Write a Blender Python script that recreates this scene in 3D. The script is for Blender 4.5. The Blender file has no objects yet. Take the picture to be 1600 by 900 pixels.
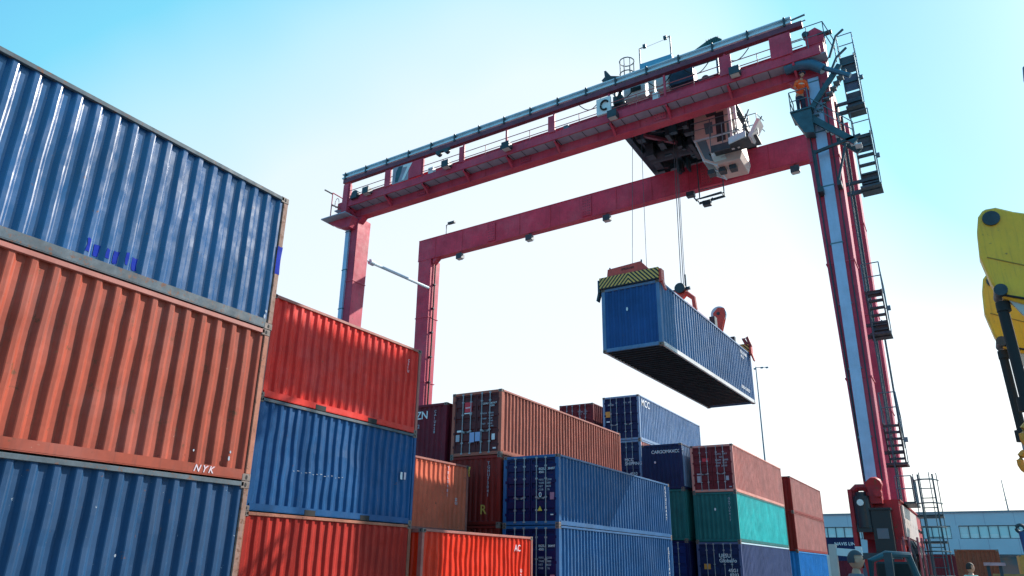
import bpy, math, random
from mathutils import Vector, Matrix, noise

# ------------------------------------------------------------------ camera, sky, sun, exposure
S = bpy.context.scene
COL = S.collection
EYE = 1.45
yaw, pitch, roll = 0.54381, 0.35831, 0.01592          # fitted from the container and crane edges
fwd = Vector((-math.sin(yaw)*math.cos(pitch), math.cos(yaw)*math.cos(pitch), math.sin(pitch)))
right = Vector((math.cos(yaw), math.sin(yaw), 0.0))
up = right.cross(fwd)
r2 = math.cos(roll)*right + math.sin(roll)*up
u2 = -math.sin(roll)*right + math.cos(roll)*up
cam_d = bpy.data.cameras.new('camera')
cam = bpy.data.objects.new('camera', cam_d); COL.objects.link(cam)
cam_d.sensor_width = 36; cam_d.lens = 36*1159.98/1600
cam_d.clip_start = 0.1; cam_d.clip_end = 6000
m = Matrix((r2, u2, -fwd)).transposed().to_4x4(); m.translation = (0, 0, EYE)
cam.matrix_world = m
S.camera = cam

SUN_DIR = Vector((1.0, 1.6, 1.30)).normalized()       # towards the sun
world = bpy.data.worlds.new('World'); S.world = world; world.use_nodes = True
wn = world.node_tree; wn.nodes.clear()
def wnode(t, **k):
    n = wn.nodes.new(t)
    for a, b in k.items(): setattr(n, a, b)
    return n
wout = wnode('ShaderNodeOutputWorld')
sky = wnode('ShaderNodeTexSky', sky_type='NISHITA', sun_disc=False)
sky.sun_elevation = math.asin(SUN_DIR.z); sky.sun_rotation = math.atan2(SUN_DIR.x, SUN_DIR.y)
sky.dust_density = 2.0; sky.ozone_density = 1.0
bg1 = wnode('ShaderNodeBackground'); bg1.inputs[1].default_value = 0.05
wn.links.new(sky.outputs[0], bg1.inputs[0])
# thin bright haze low over the yard, clearing to cyan higher up
tc = wnode('ShaderNodeTexCoord')
dt = wnode('ShaderNodeVectorMath', operation='DOT_PRODUCT')
d0 = Vector((-0.42, 0.90, -0.10)).normalized()
dt.inputs[1].default_value = d0
wn.links.new(tc.outputs['Generated'], dt.inputs[0])
nz = wnode('ShaderNodeTexNoise'); nz.inputs['Scale'].default_value = 1.7; nz.inputs['Detail'].default_value = 3
wn.links.new(tc.outputs['Generated'], nz.inputs['Vector'])
md = wnode('ShaderNodeMath', operation='MULTIPLY_ADD'); md.inputs[1].default_value = 0.22; md.inputs[2].default_value = -0.11
wn.links.new(nz.outputs[0], md.inputs[0])
ad = wnode('ShaderNodeMath', operation='ADD')
wn.links.new(dt.outputs['Value'], ad.inputs[0]); wn.links.new(md.outputs[0], ad.inputs[1])
rp = wnode('ShaderNodeValToRGB')
els = rp.color_ramp.elements
els[0].position = 0.30; els[0].color = (0.06, 0.48, 0.80, 1)
els[1].position = 0.86; els[1].color = (0.86, 0.92, 0.945, 1)
for p_, c_ in ((0.46, (0.13, 0.57, 0.86, 1)), (0.555, (0.18, 0.70, 0.90, 1)), (0.65, (0.50, 0.84, 0.93, 1)), (0.75, (0.80, 0.92, 0.95, 1))):
    e_ = els.new(p_); e_.color = c_
wn.links.new(ad.outputs[0], rp.inputs[0])
# the clearer, bluer air on the right-hand side, higher up
dr_ = wnode('ShaderNodeVectorMath', operation='DOT_PRODUCT'); dr_.inputs[1].default_value = tuple(right)
wn.links.new(tc.outputs['Generated'], dr_.inputs[0])
mrr = wnode('ShaderNodeMapRange', interpolation_type='SMOOTHSTEP'); wn.links.new(dr_.outputs['Value'], mrr.inputs[0])
mrr.inputs[1].default_value = 0.12; mrr.inputs[2].default_value = 0.66; mrr.inputs[3].default_value = 0; mrr.inputs[4].default_value = 0.40
spz = wnode('ShaderNodeSeparateXYZ'); wn.links.new(tc.outputs['Generated'], spz.inputs[0])
mrz = wnode('ShaderNodeMapRange', interpolation_type='SMOOTHSTEP'); wn.links.new(spz.outputs[2], mrz.inputs[0])
mrz.inputs[1].default_value = 0.12; mrz.inputs[2].default_value = 0.48; mrz.inputs[3].default_value = 0; mrz.inputs[4].default_value = 1
ml = wnode('ShaderNodeMath', operation='MULTIPLY'); wn.links.new(mrr.outputs[0], ml.inputs[0]); wn.links.new(mrz.outputs[0], ml.inputs[1])
sb_ = wnode('ShaderNodeMath', operation='SUBTRACT'); wn.links.new(ad.outputs[0], sb_.inputs[0]); wn.links.new(ml.outputs[0], sb_.inputs[1])
wn.links.new(sb_.outputs[0], rp.inputs[0])
bg2 = wnode('ShaderNodeBackground'); bg2.inputs[1].default_value = 0.74
wn.links.new(rp.outputs[0], bg2.inputs[0])
ash = wnode('ShaderNodeAddShader')
wn.links.new(bg1.outputs[0], ash.inputs[0]); wn.links.new(bg2.outputs[0], ash.inputs[1])
wn.links.new(ash.outputs[0], wout.inputs[0])

sun_d = bpy.data.lights.new('sun', 'SUN'); sun_d.energy = 5.0; sun_d.angle = math.radians(0.5); sun_d.color = (1, 0.93, 0.83)
sun = bpy.data.objects.new('sun', sun_d); COL.objects.link(sun)
sun.rotation_euler = SUN_DIR.to_track_quat('Z', 'Y').to_euler()
sun.location = (30, 20, 40)
S.view_settings.view_transform = 'Standard'; S.view_settings.look = 'None'
S.view_settings.exposure = 0.30; S.view_settings.gamma = 1; S.view_settings.use_curve_mapping = False
S.cycles.max_bounces = 6; S.cycles.diffuse_bounces = 3; S.cycles.glossy_bounces = 3

# ------------------------------------------------------------------ materials
def srgb(r, g, b):
    f = lambda c: (c/255/12.92 if c/255 <= 0.04045 else ((c/255+0.055)/1.055)**2.4)
    return (f(r), f(g), f(b))
MATS = {}
def mat(name, col, rough=0.5, metal=0.0, var=0.12, rust=0.0, streak=0.0, bump=0.0, scale=1.0, spec=0.5, seed=0.0,
        rust_col=(0.16, 0.06, 0.03), chips=None, fade=0.0):
    """painted / bare surface with mottling, vertical streaks and rust or chip patches of its own"""
    if name in MATS: return MATS[name]
    M = bpy.data.materials.new(name); M.use_nodes = True; nt = M.node_tree; N = nt.nodes; L = nt.links
    b = N['Principled BSDF']
    b.inputs['Metallic'].default_value = metal; b.inputs['Specular IOR Level'].default_value = spec
    tc = N.new('ShaderNodeTexCoord'); mp = N.new('ShaderNodeMapping'); L.new(tc.outputs['Object'], mp.inputs[0])
    mp.inputs['Location'].default_value = (seed*7.3, seed*3.1, seed*5.7)
    oi = N.new('ShaderNodeObjectInfo'); va = N.new('ShaderNodeVectorMath'); va.operation = 'ADD'
    sc = N.new('ShaderNodeMath'); sc.operation = 'MULTIPLY'; sc.inputs[1].default_value = 40; L.new(oi.outputs['Random'], sc.inputs[0])
    L.new(mp.outputs[0], va.inputs[0]); L.new(sc.outputs[0], va.inputs[1])
    vec = va.outputs[0]
    def noise_n(s, det=4, rgh=0.6, v=vec):
        n = N.new('ShaderNodeTexNoise'); n.inputs['Scale'].default_value = s; n.inputs['Detail'].default_value = det
        n.inputs['Roughness'].default_value = rgh; L.new(v, n.inputs['Vector']); return n.outputs[0]
    def mr(src, a, c, lo, hi):
        n = N.new('ShaderNodeMapRange'); L.new(src, n.inputs[0])
        n.inputs[1].default_value = a; n.inputs[2].default_value = c; n.inputs[3].default_value = lo; n.inputs[4].default_value = hi
        return n.outputs[0]
    def mix(fac, A, B, mode='MIX'):
        n = N.new('ShaderNodeMix'); n.data_type = 'RGBA'; n.blend_type = mode; n.clamp_factor = True
        for s_, v_ in ((n.inputs[0], fac), (n.inputs[6], A), (n.inputs[7], B)):
            if isinstance(v_, (int, float)): s_.default_value = v_
            elif isinstance(v_, tuple): s_.default_value = (*v_[:3], 1)
            else: L.new(v_, s_)
        return n.outputs[2]
    c = mix(mr(noise_n(1.1*scale), 0.3, 0.7, 0, 1), tuple(x*(1-var) for x in col), tuple(min(1, x*(1+var)+var*0.02) for x in col))
    c = mix(mr(noise_n(14*scale), 0.35, 0.75, 0, var*1.2), c, tuple(x*0.45 for x in col))
    if streak > 0:
        m2 = N.new('ShaderNodeMapping'); m2.inputs['Scale'].default_value = (9, 9, 0.7); L.new(vec, m2.inputs[0])
        c = mix(mr(noise_n(1.6*scale, 3, 0.6, m2.outputs[0]), 0.5, 0.8, 0, streak), c, tuple(x*0.4+0.02 for x in col))
    if fade > 0:
        c = mix(mr(noise_n(0.5*scale, 5, 0.7), 0.48, 0.68, 0, fade), c, tuple(min(1, x*0.5+0.30) for x in col))
    if rust > 0:
        rn = noise_n(5.5*scale, 8, 0.72)
        c = mix(mr(rn, 0.66-0.18*rust, 0.72-0.16*rust, 0, 0.95), c, rust_col)
        rn2 = noise_n(9*scale, 8, 0.72)
        c = mix(mr(rn2, 0.70-0.12*rust, 0.73-0.12*rust, 0, 0.8), c, (0.30, 0.13, 0.06))
    if chips:
        cn = noise_n(7*scale, 9, 0.75); c = mix(mr(cn, 0.66, 0.69, 0, 0.85), c, chips)
    L.new(c, b.inputs['Base Color'])
    L.new(mr(noise_n(3*scale), 0.3, 0.7, max(0.05, rough-0.08), min(1, rough+0.12)), b.inputs['Roughness'])
    if bump > 0:
        bp = N.new('ShaderNodeBump'); bp.inputs['Strength'].default_value = bump; bp.inputs['Distance'].default_value = 0.02
        L.new(noise_n(20*scale, 6), bp.inputs['Height']); L.new(bp.outputs[0], b.inputs['Normal'])
    MATS[name] = M; return M
def plain(name, col, rough=0.5, metal=0.0, emit=None):
    if name in MATS: return MATS[name]
    M = bpy.data.materials.new(name); M.use_nodes = True; b = M.node_tree.nodes['Principled BSDF']
    b.inputs['Base Color'].default_value = (*col, 1); b.inputs['Roughness'].default_value = rough; b.inputs['Metallic'].default_value = metal
    MATS[name] = M; return M
def stripes():
    M = bpy.data.materials.new('hazard_stripes'); M.use_nodes = True; nt = M.node_tree; N = nt.nodes; L = nt.links
    b = N['Principled BSDF']; tc = N.new('ShaderNodeTexCoord'); sp = N.new('ShaderNodeSeparateXYZ'); L.new(tc.outputs['Object'], sp.inputs[0])
    def math_(op, a, c_=None):
        n = N.new('ShaderNodeMath'); n.operation = op
        for i, v in enumerate((a, c_)):
            if v is None: continue
            if isinstance(v, (int, float)): n.inputs[i].default_value = v
            else: L.new(v, n.inputs[i])
        return n.outputs[0]
    ax = math_('ABSOLUTE', math_('ADD', sp.outputs[0], 0.0))
    s = math_('ADD', ax, math_('MULTIPLY', sp.outputs[2], 0.9))
    fr = math_('FRACT', math_('MULTIPLY', s, 6.2)); gt = math_('GREATER_THAN', fr, 0.5)
    nn = N.new('ShaderNodeTexNoise'); nn.inputs['Scale'].default_value = 12; L.new(tc.outputs['Object'], nn.inputs['Vector'])
    mx = N.new('ShaderNodeMix'); mx.data_type = 'RGBA'; L.new(gt, mx.inputs[0])
    mx.inputs[6].default_value = (0.02, 0.018, 0.02, 1); mx.inputs[7].default_value = (0.90, 0.52, 0.12, 1)
    m3 = N.new('ShaderNodeMix'); m3.data_type = 'RGBA'; m3.blend_type = 'MULTIPLY'; m3.inputs[0].default_value = 0.35
    L.new(mx.outputs[2], m3.inputs[6]); L.new(nn.outputs[0], m3.inputs[7]); L.new(m3.outputs[2], b.inputs['Base Color'])
    b.inputs['Roughness'].default_value = 0.6
    return M
HAZ = stripes()
crane_red = mat('crane_red', (0.56, 0.052, 0.098), 0.5, var=0.22, rust=0.16, streak=0.45, scale=0.8, spec=0.25, fade=0.16)
crane_red2 = mat('crane_red_worn', (0.45, 0.022, 0.030), 0.45, var=0.18, rust=0.35, streak=0.4, scale=1.0, spec=0.3)
galv = mat('galvanised', (0.10, 0.17, 0.21), 0.45, metal=0.3, var=0.2, scale=2)
galv_pale = mat('galvanised_pale', (0.55, 0.72, 0.80), 0.42, metal=0.0, var=0.12, scale=1.5)
trough = mat('cable_trough', (0.40, 0.50, 0.68), 0.4, metal=0.15, var=0.12, streak=0.2, scale=1.5)
grating = mat('grating', (0.32, 0.33, 0.42), 0.6, var=0.15, scale=2)
rail_m = mat('handrail_paint', (0.42, 0.10, 0.11), 0.5, var=0.1)
dark = mat('dark_machinery', (0.035, 0.050, 0.062), 0.45, metal=0.2, var=0.3, scale=3)
dark_teal = mat('dark_teal_steel', (0.035, 0.085, 0.11), 0.45, metal=0.2, var=0.3, scale=3)
black = plain('black_rubber', (0.012, 0.012, 0.013), 0.7)
rope_m = plain('steel_rope', (0.10, 0.11, 0.12), 0.5, 0.5)
white_p = mat('white_paint', (0.72, 0.74, 0.74), 0.45, var=0.06, scale=2)
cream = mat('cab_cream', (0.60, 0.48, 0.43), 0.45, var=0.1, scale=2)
glass = plain('tinted_glass', (0.12, 0.20, 0.24), 0.06)
glass_pale = plain('window_glass', (0.62, 0.76, 0.74), 0.08)
spr_red = mat('spreader_red', (0.62, 0.06, 0.035), 0.42, var=0.12, rust=0.2, scale=2)
lens_m = plain('floodlight_glass', (0.5, 0.52, 0.5), 0.1)
letter_white = plain('lettering_white', (0.75, 0.76, 0.78), 0.6)
letter_faint = plain('lettering_faded_white', (0.40, 0.42, 0.48), 0.7)
letter_chalk = plain('chalk_pink', (0.72, 0.56, 0.60), 0.8)
rod_m = mat('lock_rod_steel', (0.35, 0.34, 0.36), 0.4, metal=0.3, var=0.2, scale=4)
casting = mat('corner_casting', (0.20, 0.15, 0.13), 0.6, var=0.25, rust=0.6, scale=4)
seal = plain('door_gasket', (0.015, 0.015, 0.016), 0.8)

# ------------------------------------------------------------------ mesh helpers
class MB:
    def __init__(s): s.v = []; s.f = []
    def add(s, v, f):
        n = len(s.v); s.v += [tuple(x) for x in v]; s.f += [tuple(i+n for i in q) for q in f]; return s
    def box(s, x0, x1, y0, y1, z0, z1):
        v = [(x, y, z) for z in (z0, z1) for x, y in ((x0, y0), (x1, y0), (x1, y1), (x0, y1))]
        return s.add(v, [(3, 2, 1, 0), (4, 5, 6, 7), (0, 1, 5, 4), (1, 2, 6, 5), (2, 3, 7, 6), (3, 0, 4, 7)])
    def taper(s, a, b):
        """a, b = (x0,x1,y0,y1,z) rectangles at two heights"""
        v = []
        for x0, x1, y0, y1, z in (a, b): v += [(x0, y0, z), (x1, y0, z), (x1, y1, z), (x0, y1, z)]
        return s.add(v, [(3, 2, 1, 0), (4, 5, 6, 7), (0, 1, 5, 4), (1, 2, 6, 5), (2, 3, 7, 6), (3, 0, 4, 7)])
    def bar(s, p, q, w, h=None, upv=(0, 0, 1)):
        h = h or w; p = Vector(p); q = Vector(q); d = (q-p).normalized(); u = Vector(upv)
        if abs(d.dot(u)) > 0.98: u = Vector((0, 1, 0))
        a = d.cross(u).normalized(); b = a.cross(d)
        v = [c + a*i*w/2 + b*j*h/2 for c in (p, q) for i, j in ((-1, -1), (1, -1), (1, 1), (-1, 1))]
        return s.add(v, [(3, 2, 1, 0), (4, 5, 6, 7), (0, 1, 5, 4), (1, 2, 6, 5), (2, 3, 7, 6), (3, 0, 4, 7)])
    def tube(s, pts, r, seg=8, r_end=None):
        pts = [Vector(p) for p in pts]; rings = []
        for i, p in enumerate(pts):
            d = (pts[min(i+1, len(pts)-1)] - pts[max(i-1, 0)]).normalized()
            u = Vector((0, 0, 1)) if abs(d.z) < 0.95 else Vector((1, 0, 0))
            a = d.cross(u).normalized(); b = a.cross(d)
            rr = r if r_end is None else r + (r_end-r)*i/(len(pts)-1)
            rings.append([p + (a*math.cos(t) + b*math.sin(t))*rr for t in [2*math.pi*k/seg for k in range(seg)]])
        v = [x for R_ in rings for x in R_]; f = []
        for i in range(len(pts)-1):
            for k in range(seg):
                k2 = (k+1) % seg; f.append((i*seg+k, i*seg+k2, (i+1)*seg+k2, (i+1)*seg+k))
        f.append(tuple(range(seg))[::-1]); f.append(tuple((len(pts)-1)*seg+k for k in range(seg)))
        return s.add(v, f)
    def cyl(s, c, axis, r, h, seg=20):
        c = Vector(c); a = Vector(axis).normalized(); return s.tube([c-a*h/2, c+a*h/2], r, seg)
    def prism(s, poly, y0, y1, plane='xz'):
        n = len(poly)
        if plane == 'xz': v = [(x, y0, z) for x, z in poly] + [(x, y1, z) for x, z in poly]
        elif plane == 'yz': v = [(y0, y, z) for y, z in poly] + [(y1, y, z) for y, z in poly]
        else: v = [(x, y, y0) for x, y in poly] + [(x, y, y1) for x, y in poly]
        return s.add(v, [tuple(range(n)), tuple(range(n, 2*n))[::-1]] + [(i, (i+1) % n, n+(i+1) % n, n+i) for i in range(n)])
    def warp(s, fn): s.v = [fn(*p) for p in s.v]; return s
    def build(s, name, material, parent=None, bevel=0.0, smooth=False, local=False):
        off = Vector((0, 0, 0))
        if parent and not local:
            o = parent
            while o: off += o.location; o = o.parent
        me = bpy.data.meshes.new(name)
        me.from_pydata([tuple(Vector(p)-off) for p in s.v], [], s.f)
        me.materials.append(material); me.validate()
        import bmesh
        bm = bmesh.new(); bm.from_mesh(me); bmesh.ops.recalc_face_normals(bm, faces=bm.faces)
        if bevel > 0:
            bmesh.ops.bevel(bm, geom=[e for e in bm.edges if e.calc_face_angle(0) > 0.6], offset=bevel, segments=1, affect='EDGES')
        bm.to_mesh(me); bm.free()
        if smooth:
            for p in me.polygons: p.use_smooth = True
            try: me.set_sharp_from_angle(angle=math.radians(38))
            except Exception: pass
        o = bpy.data.objects.new(name, me); COL.objects.link(o); o.parent = parent
        return o
def B(*a): return MB().box(*a)
def thing(name, label, cat, loc=(0, 0, 0), group=None, rz=0):
    o = bpy.data.objects.new(name, None); COL.objects.link(o); o.location = loc; o.rotation_euler = (0, 0, rz)
    o.empty_display_size = 0.3
    o['label'] = label; o['category'] = cat
    if group: o['group'] = group
    return o
def tag(o, label, cat, group=None):
    o['label'] = label; o['category'] = cat
    if group: o['group'] = group
    return o
def text(body, parent, loc, face, size, m, align='LEFT', name='lettering', spacing=1.0, shear=0.0, line=1.0):
    """flat lettering; face '-y' or '+x'; loc in the parent's local frame"""
    cu = bpy.data.curves.new(name, 'FONT'); cu.body = body; cu.size = size; cu.align_x = align; cu.extrude = 0.002
    cu.space_character = spacing; cu.shear = shear; cu.space_line = line; cu.resolution_u = 3
    cu.offset = size*0.012
    t = bpy.data.objects.new(name, cu); COL.objects.link(t)
    dg = bpy.context.evaluated_depsgraph_get()
    me = bpy.data.meshes.new_from_object(t.evaluated_get(dg)); bpy.data.objects.remove(t); bpy.data.curves.remove(cu)
    me.materials.clear(); me.materials.append(m)
    o = bpy.data.objects.new(name, me); COL.objects.link(o); o.parent = parent; o.location = loc
    o.rotation_euler = (math.pi/2, 0, 0) if face == '-y' else (math.pi/2, 0, math.pi/2)
    return o

# ------------------------------------------------------------------ ground
def ground():
    M = bpy.data.materials.new('yard_concrete'); M.use_nodes = True; nt = M.node_tree; N = nt.nodes; L = nt.links; b = N['Principled BSDF']
    tc = N.new('ShaderNodeTexCoord'); n = N.new('ShaderNodeTexNoise'); n.inputs['Scale'].default_value = 0.12; n.inputs['Detail'].default_value = 8
    L.new(tc.outputs['Object'], n.inputs[0]); r = N.new('ShaderNodeValToRGB'); L.new(n.outputs[0], r.inputs[0])
    r.color_ramp.elements[0].position = 0.3; r.color_ramp.elements[0].color = (0.12, 0.115, 0.11, 1)
    r.color_ramp.elements[1].position = 0.7; r.color_ramp.elements[1].color = (0.24, 0.23, 0.22, 1)
    L.new(r.outputs[0], b.inputs['Base Color']); b.inputs['Roughness'].default_value = 0.85
    o = MB().add([(-3000, -3000, 0), (3000, -3000, 0), (3000, 3000, 0), (-3000, 3000, 0)], [(0, 1, 2, 3)]).build('ground', M)
    o.location.z = -EYE; o['kind'] = 'structure'
ground()
GZ = -EYE

# ------------------------------------------------------------------ containers
W = 2.438
PITCH = 0.2785; CDEPTH = 0.046; DU = 0.8
def corr(length, z0, z1, depth, seed, wavy, nz=12, pitch=None):
    pitch = pitch or PITCH
    """profile sheet: returns list of (u, d, z) grid; d = recess depth from the outer face"""
    n = max(3, int(round((length-0.10)/pitch))); p = (length-0.10)/n
    us = [(0.0, 0.0)]
    for i in range(n):
        a = 0.05 + i*p
        us += [(a, 0), (a+p*0.20, 0), (a+p*0.27, depth*0.12), (a+p*0.42, depth*0.9), (a+p*0.47, depth), (a+p*0.79, depth), (a+p*0.95, depth*0.12)]
    us += [(length-0.05, 0), (length, 0)]
    out = []
    for k in range(nz+1):
        t = k/nz; z = z0+(z1-z0)*t; env = math.sin(math.pi*t)**0.5 if 0 < t < 1 else 0
        row = []
        for u, d in us:
            e2 = env*min(1, u/0.3)*min(1, (length-u)/0.3)
            q = Vector((u*0.9, z*0.8, seed*3.7)); q2 = Vector((u*2.1+31, z*1.5, seed*5.1))
            du = DU*wavy*(noise.noise(q2)*0.075 + noise.noise(q*2.9)*0.02)*e2
            dd = (noise.noise(q)*0.034*wavy + max(0, noise.noise(Vector((u*0.45+seed*9, z*0.6, seed)))-0.15)*0.09*wavy + noise.noise(q2*1.9)*0.014*wavy + noise.noise(q2*4)*0.004)*e2
            row.append((u+du, d+max(-0.004, dd*1.0+0.006*wavy), z))
        out.append(row)
    return out
def sheet(rows, fn):
    nc = len(rows[0]); v = [fn(*c) for r in rows for c in r]; f = []
    for k in range(len(rows)-1):
        for i in range(nc-1):
            f.append((k*nc+i, k*nc+i+1, (k+1)*nc+i+1, (k+1)*nc+i))
    return MB().add(v, f)
def container(label, X, Y, z, L, H, paint, near='door', post=None, wavy=0.6, seed=1, rz=0, door_paint=None, group='shipping containers stacked in the yard',
              simple=False, underframe=False, top_mat=None, pockets=False, rod=None, cat='shipping container'):
    """X = right-hand face, Y = near end, z = bottom; local frame: x centred, y from near end, z up from the bottom"""
    rt = thing('shipping_container', label, cat, (X-W/2, Y, z), group, rz)
    post = post or paint; rod = rod or rod_m; top_mat = top_mat or post
    h = W/2; pw = 0.12
    def bl(mb, n, m, par=rt, bev=0.0): return mb.build(n, m, par, bevel=bev, local=True)
    zr0, zr1 = 0.17, H-0.07
    for sx in (1, -1):
        rows = corr(L-2*pw-0.02, zr0-0.01, zr1+0.01, CDEPTH, seed+sx*0.5, wavy if sx > 0 else wavy*0.5, nz=(12 if sx > 0 and not simple else 4))
        bl(sheet(rows, lambda u, d, zz: (sx*(h-0.022-d), pw+0.01+u, zz)), 'side_wall', paint)
        bl(MB().box(*sorted((sx*h, sx*(h-0.06))), pw, L-pw, H-0.085, H-0.012), 'top_rail', top_mat, bev=0.006)
        r = MB().box(*sorted((sx*(h-0.004), sx*(h-0.05))), pw+0.03, L-pw-0.03, 0.03, 0.175)
        r.box(*sorted((sx*(h-0.004), sx*(h-0.085))), pw+0.03, L-pw-0.03, 0.018, 0.034)
        rr = bl(r, 'bottom_rail', post if not pockets else paint)
        if pockets and sx > 0:
            for yy in (L*0.335, L*0.665):
                bl(B(h-0.012, h+0.002, yy-0.18, yy+0.18, 0.005, 0.135), 'fork_pocket', seal, rr)
    for sy, y0 in ((0, 0), (1, L-pw)):
        for sx in (-1, 1):
            x0, x1 = sorted((sx*(h-0.004), sx*(h-0.15)))
            bl(B(x0, x1, y0+0.004, y0+pw-0.004, 0.11, H-0.11), 'corner_post', post, bev=0.012)
            for z0, z1 in ((0.0, 0.118), (H-0.118, H)):
                xa, xb = sorted((sx*h, sx*(h-0.162)))
                ya, yb = (0, 0.178) if sy == 0 else (L-0.178, L)
                c = MB().box(xa, xb, ya, yb, z0, z1)
                co = bl(c, 'corner_casting', casting, bev=0.01)
                if not simple:
                    zc = (z0+z1)/2; yc = (ya+yb)/2; xc = (xa+xb)/2
                    hl = MB()
                    hx = h+0.002 if sx > 0 else -h-0.002
                    hl.prism([(yc+0.022*math.cos(t), zc+0.036*math.sin(t)) for t in [k*math.pi/5 for k in range(10)]], hx-0.004, hx+0.0, 'yz')
                    if sy == 0: hl.prism([(xc+0.022*math.cos(t), zc+0.036*math.sin(t)) for t in [k*math.pi/5 for k in range(10)]], -0.002, 0.002, 'xz')
                    bl(hl, 'casting_hole', seal, co)
        xr = h-0.15
        bl(B(-xr, xr, y0+0.01, y0+pw-0.02, H-0.12, H-0.01), 'end_header', post, bev=0.008)
        bl(B(-xr, xr, y0+0.01, y0+pw-0.02, 0.02, 0.155), 'end_sill', post, bev=0.008)
    # roof and floor
    rows = corr(L-2*pw-0.02, -h+0.05, h-0.05, 0.02, seed+9, 0.3, nz=2)
    bl(sheet(rows, lambda u, d, xx: (xx, pw+u+0.01, H-0.02-d)), 'roof', paint)
    fl = B(-h+0.06, h-0.06, 0.06, L-0.06, 0.145, 0.17)
    flo = bl(fl, 'floor', dark)
    if underframe:
        k = 0
        cm = MB(); y = 0.35
        while y < L-0.3:
            cm.box(-h+0.05, h-0.05, y, y+0.045, 0.03, 0.144); y += 0.305
        bl(cm, 'cross_members', dark, flo)
    dp = door_paint or paint
    def wall(yf, sgn, nzz):
        rows = corr(2*xr, 0.15, H-0.115, 0.045, seed+4, wavy*0.6, nz=nzz, pitch=0.25)
        bl(sheet(rows, lambda u, d, zz: (-xr+u, yf+sgn*(0.03+d), zz)), 'end_wall', dp)
    def doors(yf):
        for sx in (-1, 1):
            x0, x1 = sorted((sx*0.012, sx*(xr-0.012)))
            z0, z1 = 0.17, H-0.135
            d = MB()
            n = 5; hz = (z1-z0)/n
            prof = []
            for i in range(n):
                a = z0+i*hz
                prof += [(a, 0), (a+hz*0.58, 0), (a+hz*0.66, 0.034), (a+hz*0.92, 0.034)]
            prof.append((z1, 0))
            vv = [(x, yf+0.03+dd, zz) for zz, dd in prof for x in (x0+0.05, x1-0.05)]
            d.add(vv, [(2*i, 2*i+1, 2*i+3, 2*i+2) for i in range(len(prof)-1)])
            for a, b_ in ((x0, x0+0.055), (x1-0.055, x1)): d.box(a, b_, yf+0.02, yf+0.07, z0, z1)
            d.box(x0+0.055, x1-0.055, yf+0.02, yf+0.07, z0, z0+0.05); d.box(x0+0.055, x1-0.055, yf+0.02, yf+0.07, z1-0.05, z1)
            dr = bl(d, 'door', dp)
            if simple: continue
            bl(B(x0-0.006, x1+0.006, yf+0.071, yf+0.082, z0-0.008, z1+0.008), 'gasket', seal, dr)
            for xo in (0.26, 0.66):
                xx = sx*(0.012+xo*(xr-0.02)/1.06)
                rd = MB().tube([(xx, yf+0.0, 0.09), (xx, yf+0.0, H-0.07)], 0.021, 8)
                for zz in (0.12, 0.55, 1.02, 1.7, H-0.42, H-0.10): rd.box(xx-0.05, xx+0.05, yf-0.012, yf+0.024, zz-0.03, zz+0.03)
                ro = bl(rd, 'lock_rod', rod, dr)
                hb = MB().bar((xx, yf-0.02, 1.0), (xx+sx*0.33*(1 if xo < .5 else -1), yf-0.02, 0.96), 0.014, 0.04)
                bl(hb, 'handle', rod, ro)
            for zz in (0.4, 0.95, 1.6, H-0.4):
                xh = sx*(xr-0.01); bl(B(xh-0.05, xh+0.05, yf-0.002, yf+0.022, zz-0.05, zz+0.05), 'hinge', dp, dr)
    if near == 'door': doors(0.0); wall(L, -1, 3)
    else: wall(0.0, 1, 3 if simple else 10); bl(B(-xr, xr, L-0.09, L-0.03, 0.155, H-0.12), 'door', dp)
    rt['H'] = H
    del rt['H']
    return rt

P = {}
def paint(n, col, **k):
    d = dict(rough=0.48, var=0.16, rust=0.14, streak=0.28, spec=0.22, seed=len(P)*1.7); d.update(k)
    P[n] = mat('paint_'+n, col, **d); return P[n]
paint('slate_blue', (0.010, 0.075, 0.21), rough=0.24, spec=0.8, rust=0.08, fade=0.04)
paint('orange', (0.36, 0.066, 0.036), rough=0.6, rust=0.34, streak=0.6, fade=0.10, chips=(0.50, 0.22, 0.15))
paint('deep_blue', (0.004, 0.052, 0.14), rough=0.5, spec=0.35, chips=(0.5, 0.55, 0.6), rust=0.12)
paint('scarlet', (0.82, 0.028, 0.015), rough=0.4, rust=0.05, fade=0.14, streak=0.12)
paint('cobalt', (0.005, 0.078, 0.22), rough=0.42, rust=0.06)
paint('dark_red', (0.46, 0.022, 0.012), rough=0.5, rust=0.12, streak=0.3)
paint('bright_red', (0.90, 0.035, 0.006), rough=0.42, rust=0.03)
paint('salmon', (0.80, 0.17, 0.085), rough=0.55, rust=0.15)
paint('maroon', (0.17, 0.012, 0.026), rough=0.5, rust=0.10)
paint('brown', (0.42, 0.12, 0.08), rough=0.45, rust=0.2, streak=0.3)
paint('brown_shaded', (0.10, 0.022, 0.025), rough=0.5, rust=0.2)  # darker copy of the brown, paints shade on the door end
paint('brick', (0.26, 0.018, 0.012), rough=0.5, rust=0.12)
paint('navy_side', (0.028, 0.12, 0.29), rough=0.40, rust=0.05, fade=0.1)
paint('navy_shaded', (0.006, 0.009, 0.07), rough=0.4, rust=0.03)  # blue side paint darkened, shade put into the end colour
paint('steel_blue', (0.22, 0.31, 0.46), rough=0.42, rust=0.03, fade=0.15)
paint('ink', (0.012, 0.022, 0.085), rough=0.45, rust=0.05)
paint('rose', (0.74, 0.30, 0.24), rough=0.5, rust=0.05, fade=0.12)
paint('rose_shaded', (0.17, 0.018, 0.026), rough=0.5, rust=0.1)  # far darker than the rose sides, painting shade on the ends
paint('teal', (0.09, 0.72, 0.66), rough=0.4, rust=0.02, fade=0.12)
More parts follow.
